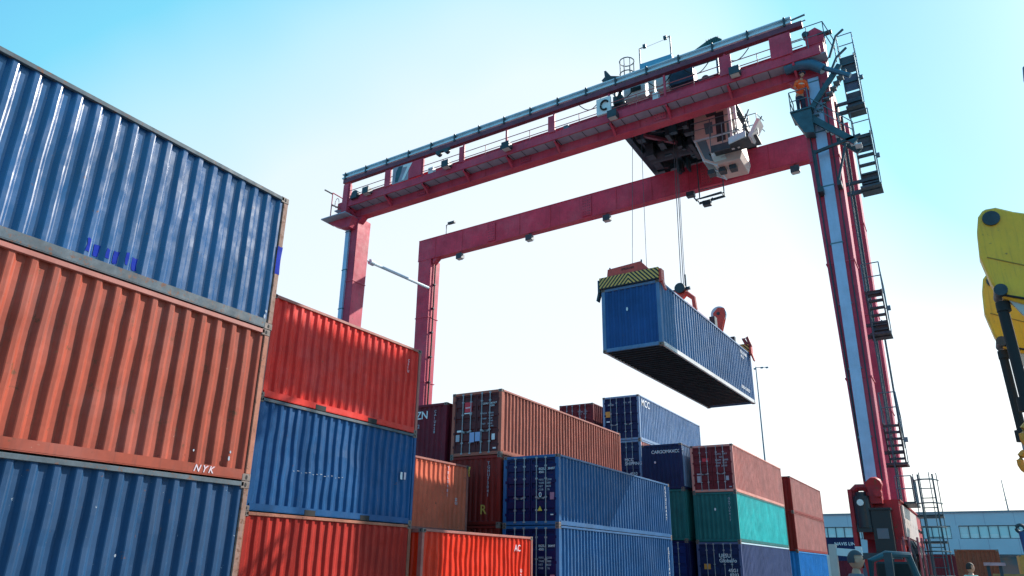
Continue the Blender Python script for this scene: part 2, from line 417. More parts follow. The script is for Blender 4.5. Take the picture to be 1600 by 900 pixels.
paint('teal_shaded', (0.018, 0.15, 0.145), rough=0.45, rust=0.06)  # darker copy of the turquoise, with end shade in the colour
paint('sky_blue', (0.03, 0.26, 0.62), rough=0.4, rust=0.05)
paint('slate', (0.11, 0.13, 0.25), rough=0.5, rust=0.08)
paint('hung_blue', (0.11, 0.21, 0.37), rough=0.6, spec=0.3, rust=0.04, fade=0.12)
paint('hung_shaded', (0.015, 0.075, 0.24), rough=0.4, rust=0.06)  # hanging container's blue darkened to paint its shaded end
paint('rust_brown', (0.30, 0.085, 0.045), rough=0.75, rust=0.6, streak=0.8)
rusty_post = mat('rusty_post', (0.30, 0.16, 0.12), 0.7, var=0.35, rust=0.75, scale=2.2, chips=(0.55, 0.50, 0.46))
rusty_post2 = mat('rusty_post_orange', (0.42, 0.14, 0.08), 0.7, var=0.3, rust=0.5, scale=2, chips=(0.60, 0.50, 0.42))
grey_post = mat('grey_blue_post', (0.075, 0.105, 0.13), 0.65, var=0.35, rust=0.6, scale=2)
pink_rail = mat('pink_rail', (0.42, 0.13, 0.10), 0.55, var=0.2, rust=0.25, scale=2)

# near stack on the left
PITCH = 0.297; CDEPTH = 0.058; DU = 0.3
FAR = 8.53
a1 = container('deep blue container at the bottom of the near left stack, under the orange one', -10.11, -3.66, GZ, 12.19, 2.68, P['deep_blue'], 'wall', rusty_post, 0.5, 1, top_mat=grey_post)
a2 = container('weathered orange container in the middle of the near left stack with chalk letters', -10.11, -3.66, 1.23, 12.19, 2.59, P['orange'], 'wall', rusty_post2, 0.5, 2, top_mat=pink_rail)
a3 = container('glossy slate blue container on top of the near left stack, against the sky', -10.11, -3.63, 3.82, 12.19, 2.59, P['slate_blue'], 'wall', rusty_post, 0.35, 3, top_mat=grey_post)
for a in (a1, a2, a3):
    for ch in a.children:
        if ch.name.startswith('bottom_rail'):
            ch.data.materials[0] = {a1: P['deep_blue'], a2: P['orange'], a3: grey_post}[a]
h_ = W/2
text('NYK', a2, (h_+0.001, 11.08, 0.055), '+x', 0.15, letter_chalk, spacing=1.4, name='chalk_lettering', shear=0.3)
def patch(par, y0, y1, z0, z1, m, n='touch_up_patch', x=h_+0.0015, label=None):
    pp = [(y0+(y1-y0)*u + random.uniform(-.01, .01), z0+(z1-z0)*w_ + random.uniform(-.01, .01)) for u, w_ in ((0, 0), (.5, 0), (1, 0), (1, .5), (1, 1), (.5, 1), (0, 1), (0, .5))]
    o = MB().prism(pp, x, x+0.002, 'yz').build(n, m, par, local=True)
    if label: o['label'] = label
    return o
random.seed(5)
ultra = mat('ultramarine_touch_up', (0.006, 0.030, 0.34), 0.7, var=0.25, scale=3, spec=0.1)
patch(a3, 12.075, 12.178, 1.05, 1.60, ultra, x=h_-0.0035, label='ultramarine repainted patch on the rusty corner post')
for i_ in (29, 30, 31):
    a_ = 0.18+i_*0.29575
    patch(a3, a_+0.008, a_+0.052, 0.25, 0.40+0.05*(i_ % 2), ultra, x=h_-0.0215)
    patch(a3, a_+0.147, a_+0.222, 0.23, 0.42, ultra, x=h_-0.0785)
bk = mat('white_scuff', (0.42, 0.46, 0.52), 0.8, var=0.2)
for par, spots in ((a3, [(12.0, 0.22, .05), (12.02, 0.32, .04), (6.9, 1.9, .03)]), (a2, [(11.72, 0.32, .045), (11.73, 0.42, .03), (11.05, 0.36, .03)]), (a1, [(7.6, 2.2, .03), (8.0, 2.15, .04), (9.2, 1.2, .04), (8.6, 1.3, .03), (10.1, 1.5, .03)])):
    for y_, z_, r_ in spots:
        MB().prism([(y_+.45*r_*(0.7+.5*random.random())*math.cos(t), z_+.5*r_*(1+.8*random.random())*math.sin(t)) for t in [k*math.pi/4 for k in range(8)]], h_-0.021, h_-0.017, 'yz').build('scuff_mark', bk, par, local=True)

# second stack (20 ft)
PITCH = 0.2785; CDEPTH = 0.048; DU = 0.75
b1 = container('dark red short container at the bottom of the second stack, under the cobalt one', -13.98, 11.70, GZ, 6.058, 2.52, P['dark_red'], 'wall', rusty_post2, 0.6, 11, pockets=True)
b2 = container('cobalt blue dented short container between the scarlet and the dark red ones', -13.98, 11.70, 1.07, 6.058, 2.59, P['cobalt'], 'wall', P['cobalt'], 0.85, 12, pockets=True, top_mat=grey_post)
b3 = container('scarlet short container on top of the second stack from the left', -13.98, 11.70, 3.66, 6.058, 2.59, P['scarlet'], 'wall', pink_rail, 0.7, 13, pockets=True, top_mat=pink_rail)
for y_ in (5.42, 5.58): patch(b2, y_, y_+0.09, 1.22, 1.42, letter_white if y_ < 5.5 else letter_chalk, 'sticker', x=h_-0.02)
sc = MB()
for k in range(14):
    y_ = 1.35+k*0.13; sc.box(h_-0.021, h_-0.018, y_, y_+0.03+0.05*random.random(), 1.00+0.02*math.sin(k*2.1), 1.012+0.022*math.sin(k*2.1))
sc.build('scrape_marks', bk, b2, local=True)
text('C\nS\nI\nU', b3, (h_-0.018, 5.42, 2.1), '+x', 0.12, letter_chalk, line=0.9)

# bright red in front, salmon behind
c1 = container('vivid orange red short container at ground level in front of the shade-toned navy doors', -13.66, 17.86, GZ, 6.45, 2.435, P['bright_red'], 'wall', pink_rail, 1.2, 21, top_mat=pink_rail)
text('AC', c1, (h_-0.018, 5.20, 1.93), '+x', 0.30, letter_chalk)
text('U\n2', c1, (h_-0.018, 5.60, 1.25), '+x', 0.16, letter_white)
d1 = container('red brown short container on the ground under the salmon one', -16.7, 18.54, GZ, 6.058, 2.52, P['brick'], 'wall', None, 0.4, 22, simple=True)
d2 = container('salmon short container crossed by a slanting shadow, behind the vivid orange red one', -16.7, 18.54, 1.07, 6.058, 2.57, P['salmon'], 'wall', pink_rail, 0.6, 23)
text('T\nR\nL\nU\n4\n8\n1', d2, (h_-0.018, 4.65, 2.28), '+x', 0.17, letter_chalk, line=0.95)
text('22\nG1', d2, (h_-0.018, 5.2, 1.2), '+x', 0.15, letter_white, line=0.9)
yel = mat('yellow_smear', (0.75, 0.42, 0.08), 0.7, var=0.3, scale=4)
tw = MB()
tw.tube([(h_+0.02, 5.99, 2.35), (h_+0.05, 6.0, 2.44), (h_+0.03, 6.05, 2.52)], 0.035, 7)
tw.tube([(h_+0.03, 6.04, 2.18), (h_+0.05, 5.97, 2.25), (h_+0.02, 6.03, 2.33)], 0.03, 7)
tw.build('yellow_strap', yel, d2, local=True, smooth=True)

CDEPTH = 0.056
# brown stack with red one below
f1 = container('dark brick container on the ground under the red one', -15.69, 25.28, GZ, 12.19, 2.91, P['brick'], 'wall', None, 0.4, 31, simple=True)
f2 = container('brick red container with a yellow mark low on its end, under the brown one', -15.69, 25.28, 1.46, 12.19, 2.67, P['brick'], 'wall', None, 0.5, 32)
f3 = container('long reddish brown container with lock rods and a red placard on its doors', -15.69, 25.28, 4.13, 12.19, 2.64, P['brown'], 'door', P['brown'], 0.35, 33, door_paint=P['brown_shaded'], top_mat=pink_rail)
text('T\nG\nH\nU\n7\n3\n0\n4\n1', f2, (0.60, 0.025, 2.30), '-y', 0.17, letter_faint, line=0.9)
text('R', f2, (0.30, 0.024, 0.42), '-y', 0.50, yel, name='yellow_mark')
def placard(par, x0, x1, z0, z1, m, y=-0.004, n='placard'):
    return B(x0, x1, y-0.004, y, z0, z1).build(n, m, par, local=True)
redp = plain('placard_red', (0.62, 0.03, 0.05), 0.6)
pr = placard(f3, -0.58, -0.22, 1.80, 2.22, redp, 0.016); text('capital', pr, (-0.56, 0.011, 1.97), '-y', 0.10, letter_white)
placard(f3, -0.60, -0.22, 1.74, 1.78, letter_white, 0.016)
placard(f3, -0.98, -0.80, 0.62, 0.90, letter_faint, 0.016); placard(f3, -0.93, -0.72, 1.00, 1.08, letter_white, 0.016)
placard(f3, 0.77, 0.92, 0.60, 0.84, letter_white, 0.016); placard(f3, 0.83, 0.98, 0.24, 0.30, letter_white, 0.016)
bluep = plain('placard_pale_blue', (0.28, 0.38, 0.62), 0.6)
placard(f3, -0.27, -0.04, 0.55, 0.95, bluep, -0.03); placard(f3, 0.00, 0.24, 0.58, 0.95, bluep, -0.03)
text('CLHU   287417\n            45G1', f3, (0.30, 0.012, 2.06), '-y', 0.105, letter_white)
text('MGW    32.500\n             71.650\nTARE    4.200\n              9.260\nNET    28.300\n             62.390', f3, (0.30, 0.012, 1.66), '-y', 0.085, letter_faint, line=1.25)

# maroon ZN stack
g1 = container('wine red container on the ground below the one lettered ZN', -18.35, 25.2, GZ, 12.19, 2.7, P['maroon'], 'wall', None, 0.4, 41, simple=True)
g2 = container('wine red container second from the ground below the one lettered ZN', -18.35, 25.2, 1.25, 12.19, 2.6, P['maroon'], 'wall', None, 0.4, 42, simple=True)
g3 = container('dark maroon container whose end wall reads ZN, left of the brown doors', -18.35, 25.2, 3.85, 12.19, 2.60, P['maroon'], 'wall', None, 0.5, 43)
text('ZN', g3, (-0.42, 0.022, 1.98), '-y', 0.47, letter_white, spacing=0.95)
text('C\nA\nI\nU\n4\n2\n8', g3, (0.56, 0.024, 2.20), '-y', 0.16, letter_faint, line=0.9)
text('2', g3, (-0.30, 0.024, 1.60), '-y', 0.22, letter_faint)

# navy doors stack, door tone darkened to paint the shade
h1 = container('blue container on the ground with shade-toned doors half hidden by the vivid orange red one', -13.16, 25.36, GZ, 12.19, 2.88, P['navy_side'], 'door', P['navy_side'], 0.45, 51, door_paint=P['navy_shaded'])
h2 = container('blue ribbed container with shade-toned navy doors, lock rods and a yellow warning triangle', -13.16, 25.36, 1.43, 12.19, 2.59, P['navy_side'], 'door', P['navy_side'], 0.45, 52, door_paint=P['navy_shaded'])
ytri = plain('warning_yellow', (0.80, 0.55, 0.06), 0.6)
for c_, dz in ((h1, 0.1), (h2, 0)):
    MB().prism([(0.32, 0.52), (0.52, 0.52), (0.42, 0.70)], -0.006, -0.002, 'xz').build('warning_triangle', ytri, c_, local=True)
    text('EGSU   30497\n4501', c_, (0.36, 0.012, 2.02+dz), '-y', 0.12, letter_white)
    text('MAX   32500\nTARE   3880\nNET   28620\nCUB      76', c_, (0.36, 0.012, 1.62+dz), '-y', 0.10, letter_faint, line=1.2)
    placard(c_, 0.84, 1.02, 0.92, 1.18, plain('placard_pink', (0.45, 0.18, 0.26), 0.6), 0.015)
    placard(c_, 0.86, 0.98, 0.36, 0.40, letter_white, 0.015)
    text('E\nG\nS\nU\n3\n0\n4\n9\n7', c_, (h_-0.016, 11.55, 2.28), '+x', 0.20, letter_white, line=0.92)
text('0', h2, (0.36, 0.01, 1.02), '-y', 0.26, letter_white)

# tall navy stack
X_, Y_ = -16.6, 42.75
i1 = container('dark navy container on the ground below the tall navy stack', X_, Y_, GZ, 12.19, 2.85, P['ink'], 'door', None, 0.3, 61, simple=True)
i2 = container('dark navy container second from the ground in the tall navy stack', X_, Y_, 1.4, 12.19, 2.9, P['ink'], 'door', None, 0.3, 62, simple=True)
i3 = container('pale sided container with shade-toned ink doors lettered white, just below the topmost navy one', X_, Y_, 4.3, 12.19, 2.98, P['rose'], 'door', P['steel_blue'], 0.3, 63, door_paint=P['ink'])  # pale sides and ink doors put sun and shade into the paint
i4 = container('highest grey blue container with shade-toned doors and an orange placard, top of the tall stack', X_, Y_, 7.28, 12.19, 2.78, P['steel_blue'], 'door', P['steel_blue'], 0.7, 64, door_paint=P['navy_shaded'])
i3.children[0].data.materials[0] = P['steel_blue']
placard(i4, -1.04, -0.72, 1.50, 1.86, plain('placard_orange', (0.72, 0.30, 0.05), 0.6), 0.015); placard(i4, -0.98, -0.76, 1.18, 1.26, letter_white, 0.015)
text('MCCU', i4, (-0.85, 0.012, 2.22), '-y', 0.13, letter_white); text('214   608', i4, (0.2, 0.012, 2.28), '-y', 0.13, letter_faint)
text('MCC', i4, (h_-0.016, 0.45, 2.16), '+x', 0.62, letter_white, spacing=1.1)
text('MCC\nSHIPPING', i3, (0.16, -0.03, 1.72), '-y', 0.26, letter_white, line=0.9)
text('4510\n8632', i3, (0.46, -0.03, 0.9), '-y', 0.24, letter_white, line=0.9)

# small maroon top behind
jx, jy = -19.95, 43.3
j1 = container('maroon container on the ground at the back left', jx, jy, GZ, 12.19, 2.9, P['maroon'], 'door', None, 0.3, 71, simple=True)
j2 = container('maroon container second from the ground at the back left', jx, jy, 1.45, 12.19, 2.9, P['maroon'], 'door', None, 0.3, 72, simple=True)
j3 = container('maroon container third from the ground at the back left', jx, jy, 4.35, 12.19, 2.98, P['maroon'], 'door', None, 0.3, 73, simple=True)
j4 = container('maroon container peeping over the long brown one, left of the highest navy stack', jx, jy, 7.33, 12.19, 2.62, P['rose_shaded'], 'door', None, 0.3, 74)
text('TCNU  714\n 32.5   45G', j4, (0.12, 0.012, 2.05), '-y', 0.14, letter_faint)

# navy end with company line, teal under
k1 = container('bright navy container on the ground, half hidden under the teal one', -13.78, 41.8, GZ, 12.19, 2.9, P['navy_shaded'], 'door', None, 0.3, 81, door_paint=paint('royal', (0.012, 0.03, 0.16)))
k2 = container('dull teal container squeezed between the blue ribbed one and the green stack', -13.78, 41.8, 1.45, 12.19, 2.75, P['teal_shaded'], 'wall', None, 0.4, 82)
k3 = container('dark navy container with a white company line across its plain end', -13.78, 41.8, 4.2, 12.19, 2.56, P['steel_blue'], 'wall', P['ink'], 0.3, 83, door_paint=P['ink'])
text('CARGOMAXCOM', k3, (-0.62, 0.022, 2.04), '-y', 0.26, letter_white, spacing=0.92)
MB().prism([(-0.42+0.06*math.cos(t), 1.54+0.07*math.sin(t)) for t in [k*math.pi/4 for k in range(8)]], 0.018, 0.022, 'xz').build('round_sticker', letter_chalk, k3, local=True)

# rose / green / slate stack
l1 = container('slate blue container with shade-toned doors and an orange placard, under the turquoise one', -11.0, 42.2, GZ, 12.19, 2.84, P['slate'], 'door', P['slate'], 0.4, 91, door_paint=P['ink'], top_mat=galv_pale)  # doors toned darker than the sides to paint their shade
l2 = container('turquoise container between the rose one and the slate blue one', -11.0, 42.2, 1.39, 12.19, 2.61, P['teal'], 'wall', P['teal_shaded'], 0.4, 92, door_paint=P['teal_shaded'])
l3 = container('rose pink sided container with shade-toned maroon doors on top of the turquoise one', -11.0, 42.2, 4.0, 12.19, 2.60, P['rose'], 'door', P['rose'], 0.4, 93, door_paint=P['rose_shaded'])
for x0, x1, z0, z1 in ((-0.55, -0.18, 1.68, 1.86), (-0.9, -0.7, 0.55, 0.9), (-0.9, -0.7, 0.96, 1.04), (0.72, 0.88, 0.62, 0.86), (0.86, 1.0, 0.24, 0.30)):
    placard(l3, x0, x1, z0, z1, redp if x0 == -0.55 else letter_faint, 0.015)
text('GATU  0417\n      22G1\nMGW  30480\nTARE  2230\nNET  28250', l3, (0.2, 0.012, 2.02), '-y', 0.13, letter_faint, line=1.25)
MB().prism([(-0.02+0.05*math.cos(t), 1.70+0.08*math.sin(t)) for t in [k*math.pi/4 for k in range(8)]], 0.018, 0.022, 'xz').build('round_sticker', letter_white, l2, local=True)
text('G\nA\nT\nU\n0\n4\n1\n7', l2, (0.72, 0.022, 2.2), '-y', 0.17, letter_faint, line=0.95)
text('UESU\nGlobal/o', l1, (0.0, -0.03, 2.05), '-y', 0.27, letter_white, line=0.9)
placard(l1, -0.85, -0.5, 1.45, 1.72, plain('placard_orange', (0.72, 0.30, 0.05), 0.6), 0.015)
text('45G1\n 8203', l1, (0.45, -0.03, 1.32), '-y', 0.24, letter_white, line=0.95)
# last stack on the right
m1 = container('light blue container on the ground at the right end of the rows', -11.0, 57.3, GZ, 12.19, 2.72, P['sky_blue'], 'wall', None, 0.4, 101)
m2 = container('rosy brown container in the middle of the far right stack, above the light blue one', -11.0, 57.2, 1.27, 12.19, 2.62, P['rose'], 'wall', P['brick'], 0.35, 102, door_paint=P['brick'])
m3 = container('rosy brown container on top of the far right stack, beside the crane leg', -11.0, 57.2, 3.89, 12.19, 2.48, P['rose'], 'wall', P['brick'], 0.35, 103, door_paint=P['brick'])

# far, small
n1 = container('maroon container on the ground far away in front of the office block', -11.2, 100, GZ, 6.058, 2.6, P['maroon'], 'wall', None, 0.3, 111, rz=math.pi/2, simple=True)
n2 = container('navy container with a white line, far away on a maroon one before the office block', -11.2, 100, 1.15, 6.058, 2.6, P['ink'], 'wall', None, 0.3, 112, rz=math.pi/2, simple=True)
text('NAVIS LINE', n2, (-h_-0.01, 2.4, 1.7), '+x', 0.5, letter_white).rotation_euler = (math.pi/2, 0, -math.pi/2)
r1 = container('rust streaked orange brown container standing alone before the office block', 0.87, 58, GZ, 6.058, 2.88, P['rust_brown'], 'wall', None, 0.5, 121, simple=True)
r2_ = container('maroon container beyond the crane ladder, left of the rust streaked one', -2.0, 76, GZ, 6.058, 2.9, P['rose_shaded'], 'wall', None, 0.3, 122, simple=True)
r3_ = container('white refrigerated looking container just left of the rust streaked one', -4.7, 78, GZ, 6.058, 2.9, mat('reefer_white', (0.55, 0.6, 0.6), 0.5), 'wall', None, 0.3, 123, simple=True)
r4_ = container('yellow orange container at the right edge behind the rust streaked one', 4.9, 76, GZ, 6.058, 2.9, mat('paint_ochre', (0.6, 0.28, 0.05), 0.5, rust=0.3), 'wall', None, 0.3, 124, simple=True)

# hanging container
HX, HY, HZ, HR = -8.81, 25.39, 7.71, -0.03
hg = container('blue container hanging from the red spreader in mid air', HX, HY, HZ, 12.19, 2.59, P['hung_blue'], 'wall', P['hung_blue'], 0.6, 131, rz=HR, door_paint=P['hung_shaded'], underframe=True, group='containers in the yard', top_mat=P['hung_blue'])
del hg['group']
for ch in hg.children:
    if ch.name.startswith('bottom_rail'): ch.data.materials[0] = mat('pale_rail', (0.62, 0.62, 0.62), 0.5)
MB().prism([(-0.15+0.04*math.cos(t), 1.62+0.08*math.sin(t)) for t in [k*math.pi/4 for k in range(8)]], 0.018, 0.022, 'xz').build('round_sticker', letter_white, hg, local=True)
text('TEXU 51860\n  45 G1', hg, (h_-0.016, 10.3, 2.22), '+x', 0.22, letter_white)
text('LINEA CARGO', hg, (h_-0.016, 10.0, 0.42), '+x', 0.22, letter_white)

# ------------------------------------------------------------------ gantry crane
Wz = lambda x: 0.0265*(x+14.7)
def wp(x, y, z):
    t = max(0.0, min(1.0, (z-4)/12)); return (x, y, z + t*Wz(x))
cr = thing('gantry_crane', 'tall crimson gantry crane with four legs and two long girders spanning the stacks', 'gantry crane', (-15, 31.5, GZ))
FO = Vector((0, 0, 0))
def cb(mb, n, m, par=cr, bev=0.0, smooth=False, w=True):
    if w: mb.warp(wp)
    if FO.length: mb.warp(lambda x, y, z: (x+FO.x, y+FO.y, z+FO.z))
    return mb.build(n, m, par, bevel=bev, smooth=smooth)
def girder(y0, y1, z0, z1, x0=-27.95, x1=-2.1):
    g = MB().box(x0, x1, y0+0.03, y1-0.03, z0+0.03, z1-0.03)
    g.box(x0, x1, y0, y1, z1-0.03, z1); g.box(x0, x1, y0, y1, z0, z0+0.03)
    g.box(x0, x1, (y0+y1)/2-0.04, (y0+y1)/2+0.04, z1, z1+0.10)
    return g
gf = cb(girder(27.55, 28.05, 18.44, 19.86, -27.6), 'front_girder', crane_red)
gr = cb(girder(34.5, 34.98, 18.50, 19.95), 'rear_girder', crane_red)
# haunches where legs meet girders
def leg(top, bot, n='leg'):
    l = MB().taper(bot, top); return cb(l, n, crane_red, bev=0.02)
fr = leg((-3.30, -2.12, 27.57, 28.6, 18.45), (-3.00, -2.33, 27.70, 28.5, 2.1))
rr = leg((-3.35, -2.10, 34.52, 35.68, 18.51), (-3.10, -2.32, 34.6, 35.5, 2.1))
fl = leg((-27.5, -26.75, 27.57, 28.62, 18.45), (-27.42, -26.75, 27.65, 28.5, 2.1))
rl = leg((-27.9, -26.9, 34.52, 35.5, 18.51), (-27.8, -26.95, 34.6, 35.4, 2.1))
for lg, xs0, xs1, y_, z1, z0 in ((fr, -2.86, -2.46, 27.57, 18.2, 2.7), (fl, -27.50, -27.23, 27.57, 18.2, 2.3)):
    t_ = MB().taper((xs0-(0.06 if xs0 > -5 else -0.04), xs1-(0.12 if xs0 > -5 else 0), 27.57, 27.72, z0), (xs0, xs1, 27.45, 27.6, z1))
    cb(t_, 'cable_trough', trough, lg)
    k = MB()
    for i in range(7):
      k = MB(); k.box(xs0-0.03-(0.06*(1-i/7) if xs0 > -5 else 0), xs1+0.03-(0.1*(1-i/7) if xs0 > -5 else 0), 27.56-0.13*(i/7), 27.70-0.1*(i/7), z0+1.5+i*2.3, z0+1.56+i*2.3)
      cb(k, 'trough_clamp', galv, lg)
for x0, x1 in ((-3.30, -2.1), (-27.6, -26.75)):
    for y0, z_ in ((27.55, 18.44), (34.5, 18.5)):
        d_ = 1 if x0 < -10 else -1; xe = x1 if x0 < -10 else x0
        cb(MB().prism([(xe-0.02*d_, z_), (xe+0.35*d_, z_), (xe-0.02*d_, z_-0.35)], y0+0.05, y0+0.45, 'xz'), 'haunch', crane_red)
cb(B(-3.2, -2.25, 28.5, 34.6, 18.9, 19.6), 'end_beam', crane_red)
for gi, (y_, z0_, z1_, par_) in enumerate(((27.55, 18.44, 19.86, gf), (34.5, 18.50, 19.95, gr))):
    for x_ in (-22.4, -16.0, -9.1):
        cb(B(x_-0.28, x_+0.28, y_-0.018, y_+0.001, z0_+0.12, z1_-0.12), 'splice_plate', crane_red, par_)
        bb = MB()
        for i in (-0.2, -0.08, 0.08, 0.2):
            for j in range(7): bb.box(x_+i-0.018, x_+i+0.018, y_-0.032, y_-0.016, z0_+0.2+j*0.17, z0_+0.236+j*0.17)
        cb(bb, 'bolt_rows', dark, par_)
    for k in range(12):
        x_ = -26.6+k*2.07; cb(B(x_-0.008, x_+0.008, y_-0.006, y_+0.001, z0_+0.03, z1_-0.03), 'weld_seam', crane_red2, par_)
for lg, xs in ((fr, (-3.3, -2.2)), (rr, (-3.3, -2.15)), (fl, (-27.5, -26.8)), (rl, (-27.88, -26.92))):
    yb_ = 27.57 if lg in (fr, fl) else 34.52
    for z_ in (6.2, 10.4, 14.6):
        t = (z_-2.1)/16.3; w0 = {fr: (-3.00, -2.33), rr: (-3.10, -2.32), fl: (-27.42, -26.75), rl: (-27.8, -26.95)}[lg]
        w1 = {fr: (-3.30, -2.12), rr: (-3.35, -2.10), fl: (-27.5, -26.75), rl: (-27.9, -26.9)}[lg]
        xa, xb = (w0[i]+(w1[i]-w0[i])*t for i in (0, 1)); ya = (27.70 if lg is fr else 27.65 if lg is fl else 34.6); ya += (yb_-ya)*t
        cb(B(xa-0.03, xb+0.03, ya-0.03, ya+1.0, z_, z_+0.05), 'leg_flange', crane_red, lg)
# sill beams, bogies, wheels
for X0, X1 in ((-3.15, -2.0), (-28.0, -26.9)):
    s_ = cb(MB().box(X0, X1, 26.9, 36.6, 0.95, 2.10).box(X0-0.06, X1+0.06, 26.9, 36.6, 2.10, 2.14), 'sill_beam', crane_red2, w=False)
    for yy in (27.6, 35.9):
        bg = cb(MB().prism([(yy-1.5, -0.25), (yy+1.5, -0.25), (yy+0.7, 0.95), (yy-0.7, 0.95)], X0+0.1, X1-0.1, 'yz'), 'bogie', crane_red2, w=False)
        for dy in (-1.05, 1.05):
            tyre = cb(MB().cyl(((X0+X1)/2, yy+dy, GZ+0.78), (1, 0, 0), 0.78, 0.42, 28), 'wheel', black, w=False, smooth=True)
            rim = cb(MB().cyl(((X0+X1)/2, yy+dy, GZ+0.78), (1, 0, 0), 0.36, 0.46, 20), 'rim', crane_red2, tyre, w=False, smooth=True)
            cb(MB().cyl(((X0+X1)/2, yy+dy, GZ+0.78), (1, 0, 0), 0.12, 0.9, 12), 'axle', dark, tyre, w=False)
# front drive unit at the right leg foot
du = cb(MB().box(-3.30, -2.72, 26.55, 27.0, 1.30, 2.35).box(-3.38, -3.26, 26.45, 27.0, 0.1, 2.45).tube([(-3.3, 26.75, 2.35), (-3.12, 26.75, 2.52), (-2.9, 26.75, 2.52), (-2.75, 26.75, 2.35)], 0.12, 8), 'drive_housing', crane_red2, w=False, smooth=True)
mt_ = MB().cyl((-3.0, 26.45, 1.75), (0, 0, 1), 0.24, 0.95, 18).cyl((-3.0, 26.45, 2.25), (0, 0, 1), 0.16, 0.2, 14).box(-3.22, -2.8, 26.3, 26.6, 1.15, 1.35)
cb(mt_, 'drive_motor', plain('motor_black', (0.012, 0.016, 0.022), .35), du, w=False, smooth=True)
cb(MB().cyl((-3.02, 26.2, 2.02), (0, 1, 0), 0.10, 0.04, 12), 'motor_plate', white_p, du, w=False)
g_ = cb(MB().box(-2.78, -2.42, 26.5, 27.0, 2.0, 2.62).tube([(-2.6, 26.5, 2.55), (-2.6, 26.9, 2.62)], 0.24, 10).cyl((-2.5, 26.4, 2.3), (0, 1, 0), 0.12, 0.3, 12), 'gearbox', crane_red2, w=False, smooth=True, bev=0.0)
ct = cb(MB().box(-2.78, -2.24, 26.35, 26.85, 0.55, 1.80).box(-2.82, -2.20, 26.30, 26.88, 1.80, 1.86), 'control_cabinet', plain('cabinet_black', (0.010, 0.012, 0.015), .45), w=False)
cb(B(-2.68, -2.36, 26.335, 26.352, 0.95, 1.25), 'cabinet_panel', plain('cabinet_grey', (0.12, 0.13, 0.16), .5), ct, w=False)
cb(MB().box(-3.3, -2.1, 26.3, 26.9, 0.36, 0.54), 'drive_shelf', dark, w=False)
yk = cb(MB().prism([(-3.02, -1.0), (-2.14, -1.0), (-2.05, 0.36), (-3.16, 0.36)], 26.35, 26.85, 'xz'), 'yoke_plate', crane_red2, w=False)
pp_ = MB()
for x_, y_ in ((-2.02, 26.3), (-1.86, 26.25), (-1.66, 26.8), (-1.58, 27.4), (-1.5, 28.2)): pp_.tube([(x_, y_, -1.2), (x_+0.02, y_, 0.5), (x_, y_+0.3, 1.0)], 0.035, 7)
cb(pp_, 'hydraulic_pipes', rail_m, w=False)
hs = MB(); rnd = random.Random(3)
for k in range(9):
    y_ = 27.0+k*0.45; hs.tube([(-1.92, y_, 0.95), (-1.75+rnd.uniform(-.1, .1), y_+rnd.uniform(-.2, .2), 0.4), (-1.85, y_+.2, -0.1), (-1.75, y_+rnd.uniform(-.2, .3), -0.9)], 0.04+0.02*rnd.random(), 6)
    hs.box(-1.98, -1.72, y_, y_+0.25, 0.2+rnd.uniform(-.5, .5), 0.5+rnd.uniform(-.2, .3))
cb(hs, 'hose_bundle', dark, w=False)
sb = MB()
for k in range(8): sb.cyl((-1.97, 27.4+k*1.1, 1.5), (1, 0, 0), 0.06, 0.06, 8)
cb(sb, 'bolts', dark, w=False)
e = cb(B(-1.99, -1.94, 27.3, 33.0, 1.05, 2.0), 'painted_lit_side', cream, w=False); e['label'] = 'cream plate painting the sunlit side of the right sill beam'  # cream tone paints the sunlight on the beam's outer side
# ladder with cage and platforms at the foot
def railing(n, pts, h=1.05, post_d=1.3, r=0.022, m=rail_m, par=cr, mid=True, toe=False, w=True):
    mb = MB()
    for p, q in zip(pts[:-1], pts[1:]):
        p = Vector(p); q = Vector(q); L_ = (q-p).length; k = max(1, int(round(L_/post_d)))
        for i in range(k+1):
            a = p.lerp(q, i/k); mb.tube([a, a+Vector((0, 0, h))], r, 6)
        for hh in ((h, h*0.52) if mid else (h,)): mb.tube([p+Vector((0, 0, hh)), q+Vector((0, 0, hh))], r, 6)
    return cb(mb, n, m, par, w=w)
def ladder(x, y, z0, z1, ax='x', wid=0.42, m=dark_teal, cage=True, w=True, n='ladder'):
    mb = MB(); d = Vector((1, 0, 0)) if ax == 'x' else Vector((0, 1, 0)); c = Vector((x, y, 0))
    for s_ in (-1, 1): mb.bar(c+d*wid/2*s_+Vector((0, 0, z0)), c+d*wid/2*s_+Vector((0, 0, z1)), 0.05, 0.05)
    z = z0+0.15
    while z < z1: mb.tube([c-d*wid/2+Vector((0, 0, z)), c+d*wid/2+Vector((0, 0, z))], 0.016, 5); z += 0.3
    o = cb(mb, n, m, w=w)
    if cage:
        cg = MB(); nrm = Vector((0, -1, 0)) if ax == 'x' else Vector((1, 0, 0)); z = z0+0.5
        pts_ = lambda zz: [c+d*0.36*math.cos(t)+nrm*(0.62*math.sin(t))+Vector((0, 0, zz)) for t in [math.pi*k/8 for k in range(9)]]
        while z <= z1+0.01: cg.tube(pts_(z), 0.022, 5); z += 0.72
        for t in (1, 3, 5, 7): cg.tube([pts_(z0+0.5)[t], pts_(z1)[t]], 0.014, 5)
        cb(cg, 'ladder_cage', m, o, w=w)
    return o
ladder(-1.2, 28.1, -0.6, 3.0, m=dark_teal, w=False)
cb(MB().box(-1.62, -0.88, 28.2, 29.2, 1.68, 1.75), 'foot_platform', dark, w=False)
cb(MB().box(-1.66, -0.90, 28.2, 28.9, 0.88, 0.94), 'foot_platform', dark, w=False)
railing('foot_railing', [(-2.1, 28.3, 2.14), (-1.62, 28.3, 2.14), (-1.62, 30.3, 2.14)], 0.85, 0.7, 0.02, m=galv, w=False)
